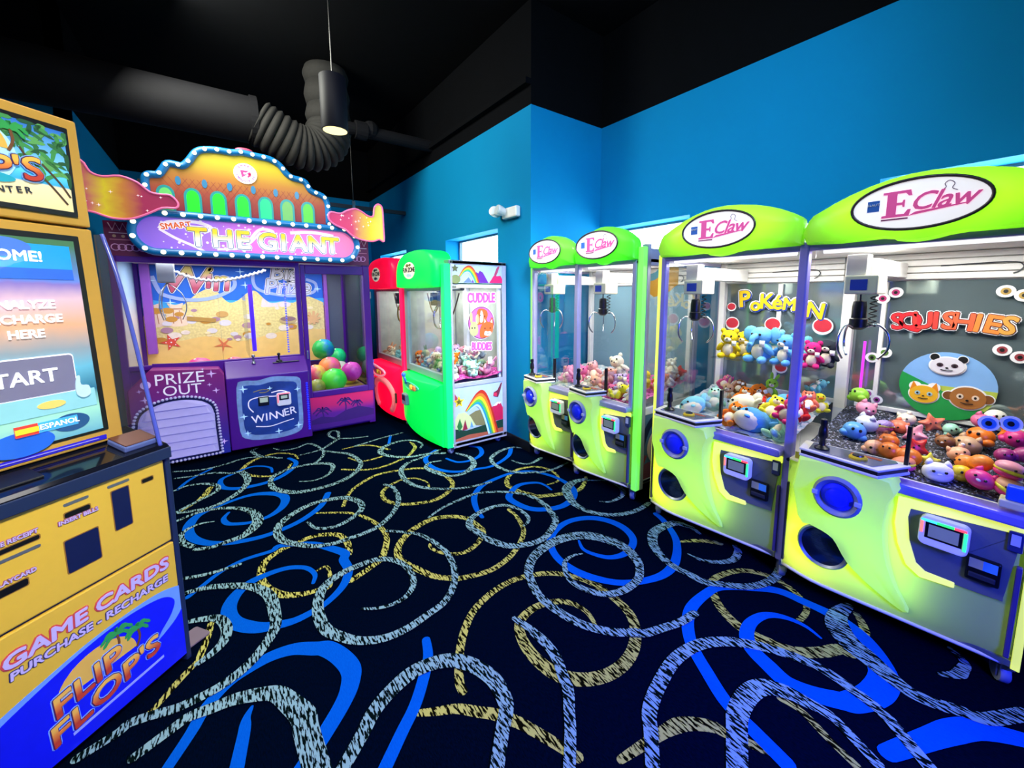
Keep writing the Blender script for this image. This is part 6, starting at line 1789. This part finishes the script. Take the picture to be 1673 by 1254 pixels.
TAGR = M('red_tag', '#d03c28', .5)
CREAMF = M('cream_plush', '#f4e6c8', .9, bump=.3, scale=90)


def toymat(c, sq):
    return M(('squishy_' if sq else 'plush_') + c, HEX[c], .35 if sq else .9, var=.06 if sq else .14, scale=20 if sq else 60, bump=0 if sq else .35, spec=.5 if sq else .2)


def E(*a, **k):
    return MB().ell(*a, **k)


def toy_parts(kind):
    """unit-size toy about one unit tall, centred on the origin and facing -y: {part: (mesh builder, material or None for the main colour)}"""
    P = []
    b = MB()
    if kind in ('bear', 'dog', 'bunny', 'cat', 'mouse', 'fox', 'pig', 'elephant', 'giraffe', 'dino', 'frog', 'duck'):
        hz = .22
        b.ell((0, .02, -.2), (.27, .23, .30)).ell((0, -.04, hz), (.27, .24, .24))
        for q in (-1, 1):
            if kind != 'duck':
                b.ell((q * .26, -.10, -.12), (.09, .10, .20), (.5, q * -.6, 0), 8, 6)
            b.ell((q * .18, -.22, -.40), (.11, .20, .10), (0, 0, q * .25), 8, 6)
        P.append(('body', b, None))
        for q in (-1, 1):
            e = MB()
            em = None
            if kind in ('bear', 'giraffe'):
                e.ell((q * .20, .0, hz + .21), (.09, .05, .09), None, 10, 6)
            elif kind == 'mouse':
                e.ell((q * .26, .0, hz + .17), (.15, .05, .15), None, 10, 6)
            elif kind == 'bunny':
                e.ell((q * .11, .02, hz + .34), (.07, .045, .20), (0, q * .25, 0), 10, 6)
            elif kind in ('cat', 'fox', 'pig'):
                e.lathe([(.11, 0), (.07, .10), (.012, .19)], (q * .16, 0, hz + .13), 'z', 8)
            elif kind == 'dog':
                e.ell((q * .27, -.02, hz + .02), (.06, .09, .18), (0, q * -.3, 0), 10, 6)
            elif kind == 'elephant':
                e.ell((q * .34, .02, hz + .03), (.20, .05, .22), (0, 0, q * -.3), 12, 6)
            elif kind == 'frog':
                e.ell((q * .15, -.05, hz + .22), (.10, .10, .10), None, 10, 6)
            elif kind == 'dino':
                e.lathe([(.08, 0), (.05, .07), (.01, .13)], (0, .05 + .08 * q, hz + .2 - .04 * q), 'z', 8)
            elif kind == 'duck':
                e.ell((q * .27, .04, -.15), (.07, .16, .14), (.3, 0, 0), 8, 6)
            P.append(('wing' if kind == 'duck' else 'crest' if kind == 'dino' else 'ear', e, em))
        if kind == 'elephant':
            P.append(('trunk', MB().tube(catmull([(0, -.25, hz), (0, -.38, hz - .05), (0, -.42, hz - .18), (0, -.50, hz - .22)], 3), [.09, .085, .08, .075, .07, .065, .06, .06, .06, .06], 8), None))
        elif kind == 'duck':
            P.append(('beak', E((0, -.30, hz - .03), (.12, .10, .045), None, 10, 6), M('plush_orange', HEX['orange'], .9)))
        elif kind == 'pig':
            P.append(('snout', MB().cyl((0, -.25, hz - .04), (0, -.33, hz - .04), .085, 12), M('plush_salmon', HEX['salmon'], .9)))
        else:
            P.append(('muzzle', E((0, -.23, hz - .07), (.12, .09, .085), None, 10, 6), CREAMF))
        P.append(('belly', E((0, -.13, -.2), (.18, .12, .21), None, 10, 6), CREAMF))
        ez = hz + (.22 if kind == 'frog' else .05)
        ey = -.14 if kind == 'frog' else -.255
        P.append(('eyes', E((-.11, ey, ez), .035, None, 8, 6).ell((.11, ey, ez), .035, None, 8, 6).ell((0, -.325, hz - .04), (.035, .025, .025), None, 8, 4), EYE))
        if kind in ('dog', 'elephant', 'bear'):
            P.append(('paper_tag', MB().box(.14, .28, -.30, -.285, -.05, .12), TAG))
    elif kind == 'whale':
        b.ell((0, 0, 0), (.52, .36, .36), None, 16, 10).ell((.52, .05, .18), (.16, .08, .20), (0, .6, .3), 8, 6).ell((.58, .0, .05), (.18, .1, .08), (0, -.5, 0), 8, 6)
        P.append(('body', b, None))
        P.append(('belly', E((-.05, -.08, -.08), (.44, .32, .30), None, 14, 8), CREAMF))
        P.append(('fin', E((0, -.32, -.06), (.10, .20, .05), (.5, 0, .3), 8, 6), None))
        P.append(('eyes', E((-.38, -.26, .10), .045, None, 8, 6).ell((-.12, -.34, .12), .045, None, 8, 6), EYE))
    elif kind == 'sq:cat':
        b.ell((0, 0, -.04), (.44, .38, .36), None, 18, 12)
        P.append(('body', b, None))
        for q in (-1, 1):
            P.append(('ear', MB().lathe([(.14, -.05), (.09, .08), (.02, .17)], (q * .24, 0, .26), 'z', 10), None))
        P.append(('eyes', E((-.16, -.355, .02), .05, None, 8, 6).ell((.16, -.355, .02), .05, None, 8, 6), EYE))
        P.append(('muzzle', E((0, -.37, -.08), (.08, .03, .05), None, 8, 6), M('squishy_snow', HEX['snow'], .35)))
    elif kind == 'sq:blob':
        b.ell((0, 0, 0), (.42, .40, .38), None, 18, 12).ell((.3, -.1, -.18), (.2, .2, .16), None, 10, 8).ell((-.3, -.1, -.18), (.2, .2, .16), None, 10, 8)
        P.append(('body', b, None))
        P.append(('eyes', E((-.13, -.385, .08), (.06, .04, .07), None, 8, 6).ell((.13, -.385, .08), (.06, .04, .07), None, 8, 6), EYE))
    elif kind == 'sq:peanut':
        b.ell((-.26, 0, 0), (.30, .28, .28), None, 16, 10).ell((.26, .0, -.02), (.32, .30, .28), None, 16, 10).ell((0, 0, -.02), (.22, .2, .2), None, 10, 8)
        P.append(('body', b, None))
        P.append(('eyes', E((-.36, -.25, .08), .035, None, 8, 6).ell((-.18, -.27, .08), .035, None, 8, 6), EYE))
    elif kind == 'sq:star':
        P.append(('body', MB().pillow(catmull(starpoly(0, 0, .5, .27), 3, True), (0, 0), [(.2, .16), (.7, .14), (.95, .07), (1, 0), (.95, -.07), (.7, -.14), (.2, -.16)]), None))
        P.append(('eyes', E((-.09, -.15, .05), .04, None, 8, 6).ell((.09, -.15, .05), .04, None, 8, 6), EYE))
    elif kind == 'sq:bun':
        P.append(('body', b.ell((0, 0, .1), (.44, .40, .26), None, 18, 10), None))
        P.append(('filling', MB().lathe([(.40, -.06), (.43, 0), (.40, .07)], (0, 0, 0), 'z', 18), M('squishy_lemon', HEX['lemon'], .35)))
        P.append(('lower_half', MB().ell((0, 0, -.12), (.41, .38, .18), None, 18, 8), M('squishy_hotpink', HEX['hotpink'], .35)))
        P.append(('eyes', E((-.12, -.37, .12), .045, None, 8, 6).ell((.12, -.37, .12), .045, None, 8, 6), EYE))
    return P


PROTO = {}


def toy(kind, colour, label, cat, loc, size, rot, group):
    """a toy with its parts; alike toys share mesh data, the main colour sits on the object"""
    if kind not in PROTO:
        PROTO[kind] = []
        for nm, mb, m in toy_parts(kind):
            me = mesh(nm, mb)
            me.polygons.foreach_set('use_smooth', [True] * len(me.polygons))
            me.materials.append(m or CREAMF)
            PROTO[kind].append((nm, me, m))
    nm0 = {'sq:cat': 'squishy_cat', 'sq:blob': 'squishy_critter', 'sq:peanut': 'squishy_peanut', 'sq:star': 'squishy_star', 'sq:bun': 'squishy_bun'}.get(kind, 'plush_' + kind)
    mm = toymat(colour, kind.startswith('sq'))
    root = None
    for nm, me, m in PROTO[kind]:
        o = bpy.data.objects.new(nm if root else nm0, me)
        C.objects.link(o)
        if root is None:
            root = o
            o.location = loc
            o.rotation_euler = rot
            o.scale = (size, size, size)
            o['label'] = label
            o['category'] = cat
            o['group'] = group
        else:
            o.parent = root
        if m is None:
            o.material_slots[0].link = 'OBJECT'
            o.material_slots[0].material = mm
    return root


def wloc(ox, oy, lx, ly, z):
    return (ox + ly, oy - lx, z)


def relax(items, bounds, floor_z):
    """push overlapping toys of one heap apart a little; items are [x, y, z, r]"""
    for it in range(40):
        for i in range(len(items)):
            for j in range(i):
                a, b = items[i], items[j]
                d = Vector(a[:3]) - Vector(b[:3])
                l = d.length or .001
                need = (a[3] + b[3]) * .92
                if l < need:
                    d *= (need - l) / l * .25
                    for k in range(3):
                        a[k] += d[k]
                        b[k] -= d[k]
        for a in items:
            a[0] = min(max(a[0], bounds[0] + a[3]), bounds[1] - a[3])
            a[1] = min(max(a[1], bounds[2] + a[3]), bounds[3] - a[3])
            a[2] = max(a[2] - .001, floor_z(a[1]) + a[3] * .8)


KW_ = {'sq:cat': 'squishy cat', 'sq:blob': 'squishy critter', 'sq:peanut': 'peanut-shaped squishy', 'sq:star': 'squishy star', 'sq:bun': 'squishy bun'}
random.seed(77)
HEAPS = {}
for m_, k, c, lx, ly, z, s in TOYS:
    shelf = m_ == 'E2' and z > 1.15
    sq = k.startswith('sq')
    key = 'shelf' if shelf else m_ if m_ == 'E1' else 'E2R' if sq else 'E2L'
    s *= 1.32 if shelf else .95 if sq else 1.25 if m_ == 'E1' else 1.12
    if key == 'E1' and lx > 1.12:
        lx, ly = lx - .10, ly + .18
    if key == 'E2L':
        lx = min(lx, .80)
    r = s * (.36 if not sq else .38)
    HEAPS.setdefault(key, []).append([lx, ly, z, r, m_, k, c, s])
BND = {'shelf': (.10, .86, .36, .78), 'E1': (.05, 1.17, .06, .74), 'E2L': (.06, .83, .06, .74), 'E2R': (.86, 1.62, .06, .74)}
for key, items in HEAPS.items():
    sl = .15 if key == 'E1' else .19
    if key == 'shelf':
        for a in items:
            a[2] = 1.113 + a[7] * .47
        relax(items, BND[key], lambda y: 0)
        for a in items:
            a[2] = 1.113 + a[7] * .47
    else:
        relax(items, BND[key], lambda y, k=sl: .728 + k * y)
    for lx, ly, z, r, m_, k, c, s in items:
        sq = k.startswith('sq')
        ox, oy = (2.36, 3.05) if m_ == 'E1' else (2.36, 1.66)
        if key == 'shelf':
            rot = (0, 0, -PI / 2 + random.uniform(-.4, .4))
            tail = 'on the clear shelf'
        else:
            rot = (random.uniform(-.9, -.1) if not sq else random.uniform(-.4, .1), random.uniform(-.5, .5), -PI / 2 + random.uniform(-.7, .7))
            tail = ('on the glittery black pellets' if sq else 'in the heap under the clear shelf') if m_ == 'E2' else ('among the pig plushes' if lx < .62 else 'in the pink-strewn right bay')
        lab = '%s %s %s' % (ADJ.get(c, c), KW_.get(k, k + ' plush'), tail)
        g = ('plush toys on the clear shelf' if key == 'shelf' else 'squishies on black pellets' if sq else 'plush toys in the big claw machine') if m_ == 'E2' else 'plush toys in the recess claw machine'
        toy(k, c, lab, 'toy', wloc(ox, oy, lx, ly, z), s, rot, g)

# heaps inside the green and the red machine: every kind and colour pair only once per machine
for nm, oy, cols, kinds, n in (('green-lit', 4.56, ['lilac', 'pink', 'orange', 'sage', 'cream', 'white', 'grey', 'aqua', 'mint'], ['bear', 'bunny', 'fox', 'dog', 'cat'], 44),
                               ('red-lit', 5.64, ['pink', 'peach', 'cream', 'aqua', 'coral', 'lilac'], ['bear', 'bunny', 'cat'], 17)):
    pairs = [(c, k) for c in cols for k in kinds]
    random.seed(31)
    random.shuffle(pairs)
    spots = []
    nx = 8 if n > 20 else 6
    for lay in range(2):
        for j in range(3):
            for i in range(nx - lay):
                spots.append((.12 + (.86 / (nx - 1)) * (i + .5 * lay) + random.uniform(-.02, .02), .12 + .19 * j + random.uniform(-.02, .02), .775 + lay * .075 + .03 * j))
    spots = spots[:n]
    its = [[x, min(y, .56), z, .058, random.uniform(.15, .185)] for x, y, z in spots]
    relax(its, (.04, 1.05, .04, .62), lambda y: .72 + .07 * y)
    for (lx, ly, z, _, s), (c, k) in zip(its, pairs):
        toy(k, c, '%s %s plush in the heap inside the %s claw machine' % (ADJ.get(c, c), k, nm), 'toy', wloc(1.70, oy, lx, min(ly, .56), z), s,
            (random.uniform(-1.0, .2), random.uniform(-.6, .6), -PI / 2 + random.uniform(-1, 1.6)), 'plush toys in the %s claw machine' % nm)
t = thing('price_tag', 'white paper price tag standing on the heap behind the animal sticker glass', 'tag', (2.00, 3.50, .86))
obj('card', MB().box(-.05, .0, .0, .004, -.03, .04), TAG, t)
t = thing('price_tag', 'white paper price tag at the far corner of the animal sticker glass', 'tag', (2.20, 3.50, .88))
obj('card', MB().box(-.05, .0, .0, .004, -.03, .04), TAG, t)

# knobbly balls in the giant machine


def ball(name, label, loc, r, c0, c1, ridge=True):
    m = MR('ball_' + name, [(.15, c0), (.5, c1), (.85, c0)], 0, rough=.4, em=.05, distort=.5)
    mb = MB()
    nu, nv = 28, 16
    mb.ell((0, 0, 0), (r, r, r), None, nu, nv)
    if ridge:
        random.seed(2)
        mb.v = [tuple(Vector(p) * (1 + .030 * math.sin(i * 1.7) * math.cos(i * .6))) for i, p in enumerate(mb.v)]
    o = obj('play_ball', mb, m, None, smooth=True, loc=loc, rot=(random.uniform(0, 3), random.uniform(0, 3), 0))
    o['label'] = label
    o['category'] = 'ball'
    o['group'] = 'balls in the giant prize machine'
    obj('valve', MB().lathe([(.012, r - .004), (.01, r + .004)], n=10), WHITE, o)
    return o


BALLS = (('emerald', 'green and blue knobbly ball on top of the heap behind the purple door', (1.01, 5.52, .90), .125, '#18a848', '#1880c8'),
          ('sunset', 'pink and orange marbled ball below the green and blue one', (1.08, 5.40, .68), .125, '#f08848', '#f060a0'),
          ('stripe', 'red and yellow striped ball against the left edge of the purple door', (.86, 5.22, .63), .115, '#e84868', '#e8c850'),
          ('lime', 'large lime and green ball at the front bottom of the purple door', (1.04, 5.08, .575), .135, '#58d838', '#10d048'),
          ('canary', 'yellow and orange ball in the middle of the heap behind the door', (1.24, 5.36, .56), .115, '#d8e838', '#f0a040'),
          ('orchid', 'magenta ball at the right of the heap behind the door', (1.28, 5.12, .60), .115, '#b01890', '#e058c0'),
          ('jade', 'small green ball at the back of the heap behind the door', (1.22, 5.80, .77), .11, '#18b858', '#20d888'),
          ('frost', 'pale clear-looking ball behind the yellow and orange one', (1.20, 5.62, .62), .115, '#b8c8c8', '#d8d8d0'),
          ('ruby', 'red ball at the far right corner behind the door', (1.26, 5.85, .54), .09, '#d83048', '#e86058'),
          ('olive', 'olive green speckled ball under the striped one by the door edge', (.84, 5.02, .53), .085, '#a8a848', '#788838'),
          ('fuchsia', 'hot pink knobbly ball low in the main window of the purple machine', (-.20, 5.42, .80), .125, '#e83890', '#f07098'),
          ('cherry', 'red and pink ball beside the hot pink one in the main window', (.10, 5.50, .77), .11, '#e04060', '#f090a0'))
bi = [[*a[2], a[3] / .93] for a in BALLS]
relax(bi[:10], (.74, 1.36, 4.95, 5.95), lambda y: .44)
relax(bi[10:], (-.6, .6, 5.0, 5.95), lambda y: .66)
for a, p in zip(BALLS, bi):
    ball(a[0], a[1], tuple(p[:3]), *a[3:])

# lettering becomes plain meshes
DG = bpy.context.evaluated_depsgraph_get()
for o in [q for q in C.objects if q.type == 'FONT']:
    me = bpy.data.meshes.new_from_object(o.evaluated_get(DG))
    me.name = o.name
    bold = o.get('bold', 0.)
    if bold > 0:                    # heavier strokes: the outline swept round a small circle, each copy a hair further back
        V = [tuple(v.co) for v in me.vertices]
        F = [tuple(p.vertices) for p in me.polygons]
        mt = me.materials[0]
        mb = MB()
        for i in range(9):
            dx, dy = (0, 0) if i == 0 else (bold / max(.3, o.scale[0]) * math.cos(2 * PI * i / 8), bold * math.sin(2 * PI * i / 8))
            mb.add([(x + dx, y + dy, z - i * 2.5e-5) for x, y, z in V], F)
        me = bpy.data.meshes.new(o.name)
        me.from_pydata(mb.v, [], mb.f)
        me.materials.append(mt)
    n = bpy.data.objects.new('letters', me)
    nm = o.name
    C.objects.link(n)
    n.parent = o.parent
    n.matrix_local = o.matrix_local
    bpy.data.objects.remove(o)
    n.name = nm
